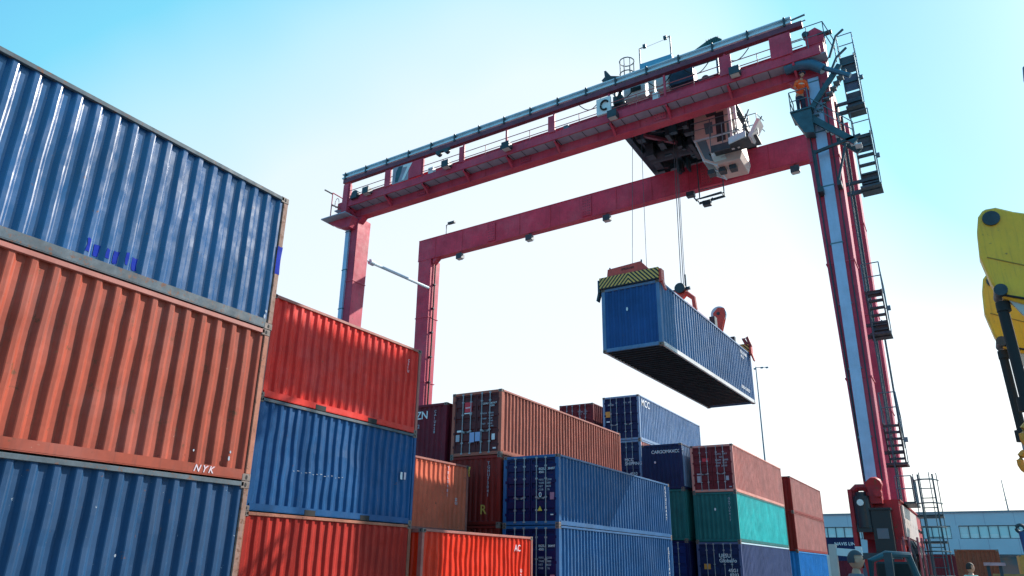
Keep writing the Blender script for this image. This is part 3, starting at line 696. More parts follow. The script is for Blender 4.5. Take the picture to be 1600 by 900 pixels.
cb(MB().box(-2.3, -1.58, 28.2, 30.3, 2.10, 2.16), 'landing', dark, w=False)

# walkway along the front girder
FO = Vector((0.2, -0.43, -0.31))
wk = cb(MB().box(-28.3, -2.2, 27.45, 28.0, 19.20, 19.25), 'walkway', grating)
cb(MB().box(-28.0, -2.4, 27.38, 27.46, 19.20, 19.58), 'walkway_fascia', crane_red, wk)
sj = MB(); x = -27.2
posts = [-27.2, -24.6, -22.1, -19.5, -16.95, -14.3, -11.45, -8.8, -6.1, -3.45]
for x in [posts[0]+0.65*k for k in range(37)]: cb(B(x-0.012, x+0.012, 27.47, 27.99, 19.185, 19.20), 'deck_joint', dark, wk)
for x in posts:
    b_ = MB().bar((x, 27.42, 19.2), (x, 28.06, 18.78), 0.09, 0.12).box(x-0.045, x+0.045, 27.40, 28.0, 19.08, 19.19)
    cb(b_, 'walkway_bracket', crane_red, wk)
    cb(B(x-0.045, x+0.045, 27.36, 27.45, 19.55, 20.66), 'post', crane_red, wk)
rl_ = MB()
for z_ in (19.85, 20.18): rl_.tube([(-27.2, 27.42, z_), (-3.0, 27.42, z_)], 0.020, 6)
for x in [p+1.3 for p in posts[:-1]]: rl_.tube([(x, 27.42, 19.55), (x, 27.42, 20.18)], 0.018, 6)
cb(rl_, 'handrail', rail_m, wk)
cb(MB().box(-27.7, -2.9, 27.30, 27.55, 20.72, 20.96), 'festoon_beam', mat('festoon_dark', (0.17, 0.03, 0.06), 0.5, var=0.3, scale=3), wk)
fb = cb(MB().box(-27.8, -3.3, 27.28, 27.42, 21.03, 21.10).box(-27.8, -3.3, 27.40, 27.44, 21.03, 21.33).box(-27.8, -3.3, 27.28, 27.42, 21.28, 21.33), 'cable_tray', galv_pale, wk)
cl = MB()
for k in range(17): cb(B(-27.6+k*1.5, -27.52+k*1.5, 27.26, 27.58, 20.94, 21.37), 'tray_clamp', dark, wk)
# end stubs of the tray at the right
cb(MB().tube([(-3.3, 27.4, 21.2), (-2.75, 27.4, 21.25)], 0.04, 6).tube([(-3.3, 27.4, 20.95), (-2.75, 27.4, 20.98)], 0.025, 6), 'tray_stub', galv, wk)
for i, (x0, x1, z0, z1) in enumerate(((-24.65, -24.25, 19.62, 20.62), (-23.0, -22.15, 19.66, 20.62), (-19.75, -19.5, 19.6, 20.5), (-14.6, -14.25, 19.6, 20.5), (-6.35, -5.85, 19.6, 20.55), (-4.25, -3.42, 19.6, 20.65))):
    cb(B(x0, x1, 27.33, 27.40, z0, z1), 'sign_panel', crane_red, wk)
lp = cb(B(-24.1, -23.02, 27.335, 27.38, 19.62, 20.62), 'logo_board', mat('logo_grey', (0.35, 0.30, 0.36), 0.5, var=0.25), wk)
cb(MB().prism([(-23.9, 19.7), (-23.72, 19.66), (-23.55, 20.1), (-23.45, 20.55), (-23.7, 20.6), (-23.86, 20.3)], 27.325, 27.333), 'logo_figure', dark_teal, lp)
cb(MB().prism([(-23.45, 19.68), (-23.28, 19.68), (-22.95, 20.3), (-22.78, 20.58), (-23.4, 20.58), (-23.4, 20.45), (-23.1, 20.42)], 27.320, 27.328), 'logo_figure', white_p, lp)
ec = cb(B(-12.05, -11.35, 27.28, 27.42, 19.62, 20.5), 'junction_box', white_p, wk, bev=0.02)
cr2 = MB(); cr2.tube([(-11.62+0.2*math.cos(t), 27.24, 20.05+0.24*math.sin(t)) for t in [0.6+k*0.42 for k in range(12)]], 0.045, 6)
cb(cr2, 'coiled_cable', black, ec)
# small floodlights on the walkway
def flood(n, x, y, z, tilt=1, m=galv, s=1.0, par=cr, w=True):
    f_ = MB().prism([(y-0.16*s, z), (y+0.14*s, z+0.05*s), (y+0.14*s, z+0.22*s), (y-0.16*s, z+0.30*s)], x-0.18*s, x+0.18*s, 'yz')
    f_.bar((x, y+0.02, z+0.25*s), (x, y+0.02, z+0.42*s), 0.05*s)
    o = cb(f_, n, dark, par, w=w)
    cb(B(x-0.15*s, x+0.15*s, y-0.14*s, y+0.10*s, z-0.012, z-0.001).warp(lambda a, b, c: (a, b, c)), 'lamp_glass', lens_m, o, w=w)
    return o
for x, z in ((-25.7, 19.45), (-20.4, 19.45), (-16.8, 19.35), (-11.2, 19.15), (-5.7, 19.3)):
    o = flood('floodlight', x, 27.2, z, s=1.2, par=cr)
    cb(MB().bar((x, 27.2, z+0.4), (x, 27.4, z+0.3), 0.04), 'bracket', galv, o)
FO = Vector((0, 0, 0))
for x, z in ((-24.7, 17.98), (-19.75, 18.02), (-14.8, 18.0), (-4.75, 18.0)):
    o = flood('floodlight', x, 34.6, z, s=1.15)
    cb(MB().bar((x, 34.7, z+0.3), (x, 34.9, 18.52), 0.05), 'bracket', galv, o)
# left end bracket
FO = Vector((0.2, -0.43, -0.31))
cb(MB().prism([(-28.75, 18.62), (-26.95, 18.62), (-27.1, 18.0), (-27.7, 18.05), (-28.5, 18.45)], 27.5, 28.02), 'end_bracket', crane_red)
cb(MB().box(-28.8, -27.0, 27.0, 28.0, 18.62, 18.68), 'end_platform', grating)
railing('end_railing', [(-28.2, 27.1, 18.68), (-28.2, 27.9, 18.68)], 1.5, 0.8, 0.03, m=crane_red)
cb(MB().tube([(-28.2, 27.1, 20.1), (-28.85, 27.1, 20.55)], 0.045, 6).tube([(-28.2, 27.1, 19.4), (-27.6, 27.1, 19.1)], 0.035, 6), 'end_hook', mat('rust_hook', (0.30, 0.12, 0.08), 0.7))
cb(B(-27.62, -27.25, 27.3, 27.6, 18.68, 20.6), 'end_post', crane_red)
cb(MB().tube([(-27.9+0.15*math.cos(t), 27.2, 19.5+0.3*math.sin(t)) for t in [k*0.7 for k in range(9)]], 0.018, 5), 'loose_cable', rail_m)
cb(MB().cyl((-26.7, 27.35, 19.75), (0, 1, 0), 0.25, 0.2, 14).box(-26.95, -26.5, 27.2, 27.4, 19.5, 19.7), 'cable_trolley', dark, smooth=True)
cb(MB().cyl((-21.0, 27.3, 20.5), (0, 1, 0), 0.14, 0.2, 12).cyl((-20.5, 27.3, 20.52), (0, 1, 0), 0.14, 0.2, 12).bar((-21.2, 27.3, 20.62), (-20.3, 27.3, 20.62), .12), 'festoon_trolley', dark, smooth=True)
FO = Vector((0, 0, 0))
# tie rod on the left
cb(MB().tube([(-26.8, 28.5, 16.2), (-26.8, 29.1, 16.2)], 0.05, 8).tube([(-26.8, 29.05, 16.2), (-27.0, 34.6, 16.55)], 0.09, 8).cyl((-26.8, 29.0, 16.2), (0, 1, 0), 0.16, 0.3, 10), 'tie_rod', galv_pale, smooth=True)
cb(MB().tube([(-26.82, 34.9, 18.4), (-26.80, 34.9, 13.5), (-26.84, 34.9, 8.0), (-26.84, 34.9, 3.0)], 0.05, 6), 'power_cable', black)
kc = MB()
for k in range(9): kc.box(-26.97, -26.74, 34.82, 34.98, 4+k*1.6, 4.08+k*1.6)
cb(kc, 'cable_clips', dark)
lo = cb(MB().tube([(-26.1, 34.9, 19.95), (-26.1, 34.9, 20.78), (-25.75, 34.9, 20.85)], 0.04, 6).box(-25.95, -25.45, 34.8, 35.0, 20.80, 20.92), 'girder_lamp', dark)
cb(MB().tube([(-27.2, 35.0, 19.95), (-27.05, 35.0, 20.15), (-26.85, 35.0, 20.15), (-26.7, 35.0, 19.95)], 0.05, 6), 'lifting_lug', dark)

# right leg stairs and platforms
def flight(x0, x1, z0, z1, n, solid=(), m=dark, rails=1.1, y=31.0):
    """steep stair between landings on the leg's flank: treads, stringers, landing plate, rails"""
    st_ = MB()
    for x_ in (x0, x1-0.05): st_.bar((x_+0.025, y+0.35, z0-0.05), (x_+0.025, y-0.25, z1), 0.05, 0.16)
    o = cb(st_, 'stair_flight', m)
    for i in range(n):
        t = (i+0.5)/n
        cb(B(x0+0.05, x1-0.05, y+0.22-0.5*t, y+0.42-0.5*t, z0+(z1-z0)*t-0.02, z0+(z1-z0)*t+0.05), 'tread', m, o)
    for a_, b_, mm in solid:
        za, zb = z0+(z1-z0)*a_, z0+(z1-z0)*b_; ya, yb2 = y+0.30-0.5*a_, y+0.30-0.5*b_
        cb(MB().add([(x0+.03, ya, za), (x1-.03, ya, za), (x1-.03, yb2, zb), (x0+.03, yb2, zb), (x0+.03, ya+.04, za), (x1-.03, ya+.04, za), (x1-.03, yb2+.04, zb), (x0+.03, yb2+.04, zb)], [(0, 1, 2, 3), (7, 6, 5, 4), (0, 4, 5, 1), (1, 5, 6, 2), (2, 6, 7, 3), (3, 7, 4, 0)]), 'stair_panel', mm, o)
    cb(B(x0-0.05, x1+0.06, y-0.2, y+0.75, z0-0.14, z0-0.06), 'landing_plate', m, o)
    r = MB()
    for x_ in (x0+0.02, x1+0.03):
        r.tube([(x_, y-0.25, z1-0.2), (x_, y-0.25, z1+rails)], 0.024, 6); r.tube([(x_, y+0.6, z0), (x_, y+0.6, z1+0.3), (x_, y-0.25, z1+rails)], 0.020, 6)
        r.tube([(x_, y+0.35, z0+0.5), (x_, y-0.25, z1+rails*0.5)], 0.016, 6)
    for hh in (rails, rails*0.5): r.tube([(x0, y-0.25, z1+hh), (x1+0.03, y-0.25, z1+hh)], 0.022, 6)
    cb(r, 'stair_railing', galv, o)
    cb(MB().box(x1+0.06, x1+0.18, y-0.05, y+0.1, (z0+z1)/2, (z0+z1)/2+0.16).bar((x1, y, (z0+z1)/2+.08), (x1+0.1, y, (z0+z1)/2+.08), .03), 'stair_lamp', galv, o)
    for zz, hh in ((z0-0.10, 0.16), (z0+0.35, 0.12)): cb(MB().bar((-2.7, y+0.2, zz), (x1, y+0.2, zz), 0.12, hh), 'stair_bracket', m, o)
blue_panel = mat('platform_panel', (0.05, 0.13, 0.21), 0.5, var=0.2, scale=2)
flight(-1.80, -1.18, 18.60, 21.05, 3, ((0.02, .31, dark_teal), (.35, .64, blue_panel), (.68, .99, dark_teal)), dark_teal)
flight(-1.76, -1.08, 14.72, 17.05, 6, ((0.0, .26, dark), (.66, .98, dark_teal)), dark_teal)
flight(-2.29, -1.66, 8.62, 10.22, 6, ((0.0, .2, dark), (.85, 1.0, dark)))
flight(-2.40, -1.84, 3.80, 5.15, 6)
ladder(-2.22, 31.0, 2.2, 18.9, ax='y', m=dark_teal, cage=False)
ladder(-2.0, 33.4, 4.6, 9.7, ax='y', m=dark_teal, cage=False)
cb(MB().tube([(-2.18, 32.3, 19), (-2.25, 32.3, 10), (-2.3, 32.3, 2.2)], 0.06, 6), 'conduit', dark)
# galvanised ducts, stringers and stairs around the top of the front right leg
dz = -0.34
cb(MB().tube([(-3.6, 27.3, 19.25+dz), (-3.1, 27.25, 19.22+dz), (-2.6, 27.2, 19.0+dz), (-2.2, 27.2, 18.6+dz)], 0.27, 12, 0.2).tube([(-2.3, 27.2, 18.75+dz), (-1.3, 27.2, 17.95+dz)], 0.10, 8), 'cable_duct', mat('duct_blue', (0.05, 0.13, 0.20), 0.35, metal=.3, var=.2), smooth=True)
cb(MB().bar((-3.02, 27.3, 16.85+dz), (-1.62, 27.3, 18.65+dz), 0.12, 0.20).bar((-2.95, 27.65, 16.6+dz), (-1.5, 27.65, 18.5+dz), 0.08, 0.16), 'upper_stringer', dark_teal)
stp = MB()
for k in range(9):
    t = k/8; stp.box(-2.85+1.2*t, -2.62+1.2*t, 27.3, 27.65, 16.75+1.6*t+dz, 16.79+1.6*t+dz)
cb(stp, 'upper_steps', galv)
cb(MB().bar((-3.05, 27.2, 16.75+dz), (-1.50, 27.2, 15.10+dz), 0.10, 0.24).bar((-3.0, 27.65, 16.55+dz), (-1.45, 27.65, 14.9+dz), 0.10, 0.2), 'lower_stringer', dark_teal)
stp = MB()
for k in range(10):
    t = k/9; stp.box(-2.95+1.4*t, -2.72+1.4*t, 27.22, 27.63, 16.5-1.5*t+dz, 16.54-1.5*t+dz)
cb(stp, 'lower_steps', galv_pale)
railing('stair_railing', [(-2.9, 27.2, 16.8+dz), (-1.5, 27.2, 15.2+dz)], 0.75, 0.7, 0.018, m=galv)
cb(MB().bar((-2.98, 27.2, 14.75), (-1.3, 27.2, 15.0), 0.10).bar((-2.96, 27.2, 14.85), (-2.96, 27.2, 13.3), 0.08).bar((-1.85, 27.2, 14.8), (-2.3, 27.2, 13.35), 0.08).box(-3.05, -2.85, 27.15, 28.05, 13.1, 13.3).box(-2.35, -2.2, 27.15, 28.05, 13.2, 13.38), 'support_frame', dark)
bsk = cb(MB().prism([(-3.62, 16.95+dz), (-2.85, 16.95+dz), (-2.85, 15.85+dz), (-3.2, 15.95+dz)], 27.0, 27.5).box(-3.62, -2.8, 26.95, 28.0, 16.93+dz, 16.99+dz), 'worker_platform', dark_teal)
railing('platform_guard', [(-3.58, 27.9, 16.98+dz), (-3.58, 27.0, 16.98+dz), (-2.9, 27.0, 16.98+dz)], 0.9, 0.7, 0.02, m=galv, par=bsk)
for y_ in (27.6,):
    t_ = MB().prism([(-2.75, 19.2), (-2.1, 19.2), (-2.05, 20.6), (-2.35, 20.95), (-2.8, 20.8)], 28.0, 28.5)
    cb(t_, 'girder_end_plate', crane_red)
cb(MB().cyl((-2.75, 28.1, 20.75), (0, 1, 0), 0.14, 0.3, 10).box(-2.3, -1.75, 28.0, 28.2, 20.5, 20.6), 'end_buffer', dark, smooth=True)
railing('top_railing', [(-3.3, 27.45, 19.55), (-2.0, 27.45, 19.55), (-1.75, 28.2, 19.1)], 1.15, 0.7, 0.02, m=galv)
cb(MB().tube([(-1.95, 27.6, 19.0), (-1.6, 27.6, 19.9), (-1.3, 27.6, 20.1)], 0.05, 6).tube([(-1.95, 27.6, 18.4), (-1.7, 27.6, 18.9), (-1.3, 27.6, 19.2)], 0.05, 6).tube([(-2.0, 27.6, 19.0), (-2.3, 28.0, 18.8)], 0.04, 5), 'curved_handrail', dark_teal)

FO = Vector((0.2, -0.43, -0.31))
rnd = random.Random(21)
for k in range(6):
    x_ = -25.9+k*4.1+rnd.uniform(-.5, .5)
    cb(B(x_, x_+rnd.uniform(.25, .5), 27.5, 27.75, 19.26, 19.6+rnd.uniform(.1, .5)), 'equipment_box', (galv, white_p, dark)[k % 3], wk)
for k in range(5):
    x_ = -13.0+k*1.7
    cb(MB().tube([(x_+1.1*t, 27.5, 20.66-0.42*math.sin(math.pi*t)) for t in [i/8 for i in range(9)]], 0.022, 5), 'cable_loop', black, wk)
FO = Vector((0, 0, 0))
cb(MB().tube([(-3.1, 27.55, 17.9), (-3.05, 27.6, 12.0), (-3.0, 27.63, 7.0), (-2.95, 27.67, 2.8)], 0.03, 6).tube([(-2.33, 27.55, 17.9), (-2.36, 27.6, 12.0), (-2.43, 27.67, 2.8)], 0.025, 6), 'leg_conduit', dark, fr)
# ------------------------------------------------------------------ trolley
TX = -9.0; tz = Wz(TX)
tr = thing('crane_trolley', 'dark trolley with machinery and a hanging cab, riding on the crane girders', 'crane trolley', (TX, 31.8, 19.97+tz))
def tb(mb, n, m, par=tr, bev=0.0, smooth=False):
    mb.warp(lambda x, y, z: (x, y, z+tz)); return mb.build(n, m, par, bevel=bev, smooth=smooth)
fm = MB()
for y_ in (28.15, 30.2, 32.4, 34.65): fm.box(-12.0, -6.5, y_, y_+0.3, 20.12, 20.45)
for x_ in (-12.0, -10.4, -8.9, -7.7, -6.7): fm.box(x_, x_+0.28, 28.15, 34.95, 20.10, 20.42)
tb(fm, 'trolley_frame', dark_teal)
tb(MB().box(-12.0, -6.5, 28.2, 34.9, 20.43, 20.50), 'trolley_deck', dark)
for x_ in (-11.2, -7.0):
    for y_ in (27.8, 34.74): tb(MB().cyl((x_, y_, 20.12), (0, 1, 0), 0.17, 0.1, 18), 'trolley_wheel', dark, smooth=True)
un = MB().cyl((-10.2, 32.3, 19.7), (1, 0, 0), 0.36, 2.2, 20).box(-11.3, -10.9, 31.6, 33.2, 19.4, 20.1).box(-9.1, -8.9, 31.6, 33.2, 19.4, 20.1)
tb(un, 'rope_drum', dark, smooth=True)
um = MB(); rnd = random.Random(8)
for k in range(40):
    x_ = rnd.uniform(-11.4, -7.2); y_ = rnd.uniform(29.8, 34.0); w1 = rnd.uniform(.1, .45); w2 = rnd.uniform(.1, .6)
    tb(B(x_, x_+w1, y_, y_+w2, 19.60+rnd.uniform(-.2, .2), 20.11), 'machinery_block', dark if k % 3 else dark_teal)
tb(MB().bar((-10.9, 30.2, 19.75), (-8.2, 33.6, 19.85), 0.16), 'diagonal_brace', mat('dull_pink', (0.22, 0.06, 0.09), .5))
tb(MB().tube([(-11.4, 30.5, 20.1), (-11.3, 33.9, 20.1)], 0.08, 6).tube([(-11.0, 30.5, 20.0), (-8.4, 30.7, 19.8)], .06, 6), 'cable_run', dark)
# machinery on top, seen above and through the front walkway rail
hm = tb(MB().box(-10.75, -9.75, 27.55, 28.1, 20.15, 21.05).box(-9.55, -9.35, 27.55, 28.1, 20.15, 21.2).box(-9.2, -8.6, 27.55, 28.1, 20.15, 21.15), 'machinery_box', white_p, bev=0.02)
tb(B(-10.4, -9.9, 27.52, 27.54, 20.42, 20.66), 'grille', black, hm)
tb(MB().box(-8.52, -7.45, 27.5, 28.1, 20.1, 20.85).box(-8.4, -8.2, 27.5, 28.0, 20.85, 21.3).cyl((-7.9, 27.7, 20.95), (0, 1, 0), 0.17, 0.5, 14), 'hoist_motor', mat('motor_blue', (0.02, 0.05, 0.10), .4, var=.3, scale=3), smooth=False)
tb(MB().tube([(-11.2, 27.6, 20.2), (-10.9, 27.55, 20.7), (-10.95, 27.55, 21.2)], 0.09, 8).box(-11.3, -10.85, 27.55, 28.0, 20.1, 20.5), 'hose_stack', dark_teal, smooth=True)
tb(MB().box(-8.9, -8.75, 28.35, 28.5, 20.1, 21.6).box(-9.75, -9.6, 28.3, 28.4, 20.1, 21.0), 'upright', dark_teal)
for x_ in (-11.6, -11.3, -8.0, -10.0, -6.6): tb(MB().bar((x_, 28.6, 20.4), (x_, 28.6, 22.15), 0.1), 'upright', dark_teal)
tb(MB().box(-11.8, -6.4, 28.5, 29.3, 22.05, 22.15), 'upper_deck', dark_teal)
tb(MB().prism([(-12.3, 22.45), (-11.95, 22.2), (-11.3, 22.2), (-11.3, 22.35), (-11.8, 22.55), (-12.05, 22.95), (-12.15, 22.95), (-12.12, 22.6)], 28.6, 28.8), 'rope_guide', dark)
cg = MB()
for zz in (22.55, 23.3): cg.tube([(-11.05+0.36*math.cos(t), 28.9+0.36*math.sin(t), zz) for t in [k*math.pi/6 for k in range(13)]], 0.028, 5)
for k in range(8): t = k*math.pi/4; cg.tube([(-11.05+0.36*math.cos(t), 28.9+0.36*math.sin(t), 22.15), (-11.05+0.36*math.cos(t), 28.9+0.36*math.sin(t), 23.3)], 0.022, 5)
tb(cg, 'ladder_cage', dark_teal)
tb(B(-10.25, -8.65, 28.55, 29.3, 22.15, 22.62), 'winch_cover', mat('cover_blue', (0.12, 0.36, 0.52), .4))
tb(MB().tube([(-10.25, 28.6, 22.1), (-10.25, 28.6, 23.55), (-9.95, 28.6, 23.6)], 0.035, 6).tube([(-8.7, 28.6, 22.1), (-8.7, 28.6, 23.7), (-8.95, 28.6, 23.65)], 0.035, 6).tube([(-10.2, 28.6, 23.5), (-8.7, 28.6, 23.62)], 0.010, 4).box(-10.05, -9.9, 28.5, 28.65, 23.5, 23.66).box(-9.0, -8.85, 28.5, 28.65, 23.58, 23.74), 'lamp_frame', dark_teal)
rm = MB().prism([(-8.4, 22.08), (-6.5, 22.08), (-6.3, 22.55), (-6.55, 22.8), (-6.9, 22.75)], 28.6, 28.66)
for k in range(6): rm.bar((-7.0+0.11*k, 28.56, 22.2), (-7.0+0.11*k, 28.56, 22.75), 0.03)
tb(rm, 'mesh_guard', mat('mesh_green', (0.03, 0.10, 0.10), .6, var=.4, scale=8))
# cab
cabp = [(-8.35, 20.1), (-8.40, 18.75), (-8.05, 17.6), (-7.45, 17.2), (-6.42, 17.2), (-6.30, 17.6), (-6.38, 18.3), (-6.5, 20.1)]
cab = tb(MB().prism(cabp, 30.3, 31.9), 'cab', cream, bev=0.03)
def onf(poly, y, n, m, th=0.02): return tb(MB().prism(poly, y-th, y), n, m, cab)
onf([(-8.28, 18.6), (-7.85, 18.6), (-7.62, 17.4), (-7.98, 17.65)], 30.3, 'cab_window', glass)
onf([(-7.55, 17.35), (-7.8, 17.85), (-7.1, 17.85), (-7.0, 17.35)], 30.3, 'cab_window', glass_pale)
onf([(-7.35, 18.35), (-6.95, 18.35), (-6.95, 19.9), (-7.35, 19.9)], 30.3, 'cab_door', dark)
onf([(-6.85, 18.0), (-6.5, 18.0), (-6.6, 19.2), (-6.85, 19.2)], 30.3, 'cab_window', glass)
for k in range(3): tb(B(-8.0+k*0.5, -7.7+k*0.5, 30.6, 31.0, 16.98+0.0, 17.2), 'cab_fitting', dark, cab)
tb(MB().tube([(-8.45, 30.2, 18.7), (-8.5, 30.2, 19.6), (-6.3, 30.2, 19.6)], 0.022, 5).tube([(-8.5, 30.2, 19.2), (-6.3, 30.2, 19.2)], 0.018, 5).tube([(-7.6, 30.2, 18.7), (-7.6, 30.2, 19.6)], 0.02, 5), 'cab_handrail', galv, cab)
onf([(-7.85, 18.9), (-7.5, 18.9), (-7.5, 19.5), (-7.9, 19.5)], 30.3, 'cab_window', glass)
fw = MB()
for (a, b_), (c, d) in zip(cabp[1:3], cabp[2:4]): fw.add([(a-.015, 30.42, b_-.12), (a-.015, 31.78, b_-.12), (c-.015, 31.78, d+.08), (c-.015, 30.42, d+.08)], [(0, 1, 2, 3)])
tb(fw, 'front_glass', glass, cab)
mu = MB()
for (a, b_), (c, d) in zip(cabp[1:3], cabp[2:4]):
    for y_ in (30.36, 31.1, 31.84): mu.bar((a-.02, y_, b_), (c-.02, y_, d), 0.06)
for x_, z_ in cabp[1:4]: mu.bar((x_-.02, 30.3, z_), (x_-.02, 31.9, z_), 0.07)
mu.box(-8.42, -6.3, 30.22, 30.28, 18.62, 18.70)
tb(mu, 'window_frame', galv_pale, cab)
tb(MB().box(-8.45, -6.3, 30.2, 32.0, 20.08, 20.2), 'cab_roof', dark_teal, cab)
text('HOIST', cab, Vector((-7.25, 30.27, 17.45+tz))-cab.parent.location, '-y', 0.15, letter_faint)
cp = tb(MB().box(-7.45, -5.4, 29.4, 30.28, 17.62, 17.69).box(-7.45, -6.6, 29.4, 29.46, 17.35, 17.62), 'cab_platform', dark)
tb(MB().prism([(-6.6, 17.45), (-5.85, 17.62), (-5.85, 17.9), (-6.6, 17.75)], 29.2, 29.28), 'platform_panel', galv_pale, cp)
tb(MB().prism([(-5.75, 17.6), (-5.3, 18.35), (-5.17, 18.28), (-5.62, 17.5)], 29.2, 29.9), 'ramp_panel', white_p, cp)
pr_ = MB()
for x_ in (-7.45, -6.9, -6.3, -5.7, -5.35): pr_.tube([(x_, 29.43, 17.62), (x_, 29.43, 18.75)], 0.022, 5)
for z_ in (18.2, 18.75): pr_.tube([(-7.45, 29.43, z_), (-5.35, 29.43, z_), (-5.2, 30.2, z_)], 0.02, 5)
rnd = random.Random(4)
for k in range(9): a = (-6.4+rnd.uniform(0, 1.1), 29.5+rnd.random()*.5, 17.8+rnd.random()*.9); pr_.tube([a, (a[0]+rnd.uniform(-.3, .3), a[1], a[2]+rnd.uniform(.2, .7))], 0.03, 5)
tb(pr_, 'platform_railing', galv, cp)
tb(MB().bar((-6.6, 30.0, 17.6), (-6.62, 30.0, 20.15), 0.12).bar((-6.35, 30.0, 17.6), (-6.37, 30.0, 20.15), 0.10), 'cab_hanger', white_p, cp)
cd = tb(MB().bar((-9.40, 34.0, 17.60), (-9.40, 34.0, 20.2), 0.05).bar((-8.15, 34.0, 17.50), (-8.15, 34.0, 20.2), 0.05).bar((-9.45, 34.0, 17.35), (-8.1, 34.0, 17.45), 0.10).bar((-9.40, 34.0, 17.60), (-8.15, 34.0, 17.65), 0.05).bar((-9.40, 33.4, 17.30), (-8.15, 33.4, 17.40), 0.05).bar((-9.40, 34.0, 17.35), (-9.40, 33.4, 17.30), 0.05).bar((-8.15, 34.0, 17.45), (-8.15, 33.4, 17.40), 0.05).bar((-9.40, 34.0, 18.10), (-8.15, 34.0, 18.10), 0.03), 'lamp_cradle', dark_teal)
for x_, z_ in ((-9.75, 17.65), (-8.95, 16.95)):
    tb(MB().box(x_-0.2, x_+0.2, 33.5, 33.8, z_, z_+0.25).bar((x_, 33.7, z_+0.2), (x_+0.2, 34.0, 17.50), .05), 'floodlight', dark, cd)
# ropes
zt = 20.1
for i, (x0, y0, x1, y1, z1, r_) in enumerate(((-9.72, 31.3, -9.80, 31.2, 12.05, .020), (-9.62, 31.3, -9.70, 31.2, 12.05, .020), (-9.66, 31.6, -9.72, 31.5, 12.05, .014), (-11.42, 30.2, -11.35, 29.0, 10.95, .012), (-11.05, 30.4, -10.85, 29.6, 10.95, .012))):
    tb(MB().tube([(x0, y0, zt), (x1, y1, z1-tz)], r_, 6), 'hoist_rope', rope_m)

# ------------------------------------------------------------------ spreader on the hanging container
SL = thing('spreader', 'red container spreader with black and yellow striped end beams clamped on the hanging container', 'spreader', (HX-h_, HY, HZ+2.59), None, HR)
def sp(mb, n, m, par=SL, bev=0.0, smooth=False): return mb.build(n, m, par, bevel=bev, smooth=smooth, local=True)
for y_ in (-0.10, 11.85):
    eb = sp(B(-1.24, 1.24, y_, y_+0.42, 0.03, 0.46), 'end_beam', HAZ)
    for sx in (-1, 1):
        sp(MB().box(*sorted((sx*1.24, sx*1.34)), y_+0.05, y_+0.35, -0.12, 0.40).prism([(sx*1.24, 0.0), (sx*1.34, 0.0), (sx*1.44, -0.42), (sx*1.38, -0.45)], y_+0.1, y_+0.3), 'corner_guide', spr_red if sx > 0 else dark, eb)
    sp(MB().box(-1.2, 1.2, y_+0.02, y_+0.4, 0.0, 0.03), 'twistlock_plate', dark, eb)
hb_ = sp(MB().prism([(-0.92, 0.46), (0.86, 0.46), (0.52, 0.86), (-0.88, 0.78)], -0.06, 0.30), 'head_box', spr_red, bev=0.01)
text('SPREADER', hb_, (-0.30, -0.064, 0.62), '-y', 0.12, seal)
sp(MB().tube([(-0.85, 0.1, 0.72), (-0.85, 0.1, 0.9)], 0.03, 6).tube([(0.5, 0.1, 0.8), (0.5, 0.1, 0.98)], 0.03, 6), 'lug', dark, hb_)
sp(MB().box(-0.35, -0.08, 0.3, 11.9, 0.06, 0.40).box(0.08, 0.35, 0.3, 11.9, 0.06, 0.40), 'telescopic_beam', spr_red)
sp(MB().box(-0.7, 0.7, 4.6, 7.6, 0.10, 0.58), 'centre_frame', spr_red, bev=0.02)
def sheave(x, y, z, r, name='sheave_block'):
    o = sp(MB().prism([(x-0.06, z-0.9), (x+0.10, z-0.9), (x+0.34, z-0.1), (x+0.30, z+0.25), (x, z+0.3), (x-0.26, z+0.05)], y-0.1, y-0.07).prism([(x-0.06, z-0.9), (x+0.10, z-0.9), (x+0.34, z-0.1), (x+0.30, z+0.25), (x, z+0.3), (x-0.26, z+0.05)], y+0.07, y+0.1), name, spr_red)
    sp(MB().cyl((x, y, z), (0, 1, 0), r, 0.12, 24), 'pulley', galv_pale, o, smooth=True)
    sp(MB().cyl((x, y, z), (0, 1, 0), 0.08, 0.26, 12), 'pin', dark, o, smooth=True)
    return o
sheave(0.72, 9.0, 1.28, 0.38)
s1 = sp(MB().prism([(-0.1, 0.5), (0.15, 0.5), (0.1, 1.1), (0.35, 1.35), (0.3, 1.6), (-0.35, 1.55), (-0.4, 1.3), (-0.1, 1.15)], 5.6, 5.8).tube([(0.3, 5.7, 1.4), (0.62, 5.7, 1.1), (0.66, 5.7, 0.55)], 0.11, 8).tube([(-0.05, 5.7, 0.6), (-0.3, 5.7, 1.0), (-0.2, 5.7, 1.4)], 0.10, 8), 'headblock_arm', spr_red, smooth=True)
sp(MB().cyl((0.08, 5.7, 1.62), (0, 1, 0), 0.24, 0.5, 18).bar((-0.6, 5.7, 1.55), (0.5, 5.7, 1.62), 0.12).bar((0.3, 5.7, 1.5), (0.3, 5.7, 2.3), 0.07), 'headblock', dark, smooth=True)
sp(MB().box(0.85, 1.1, 7.0, 7.35, 0.0, 0.55), 'valve_box', dark); sp(MB().box(1.0, 1.2, 9.6, 9.8, 0, 0.25), 'valve_box', dark)
ar = MB().tube([(1.15, 11.9, 0.4), (1.0, 11.9, 0.75), (1.2, 11.9, 0.8), (1.35, 11.9, 0.3)], 0.09, 8)
sp(ar, 'flipper_arm', mat('flipper_red', (0.25, 0.03, 0.04), .5), smooth=True)

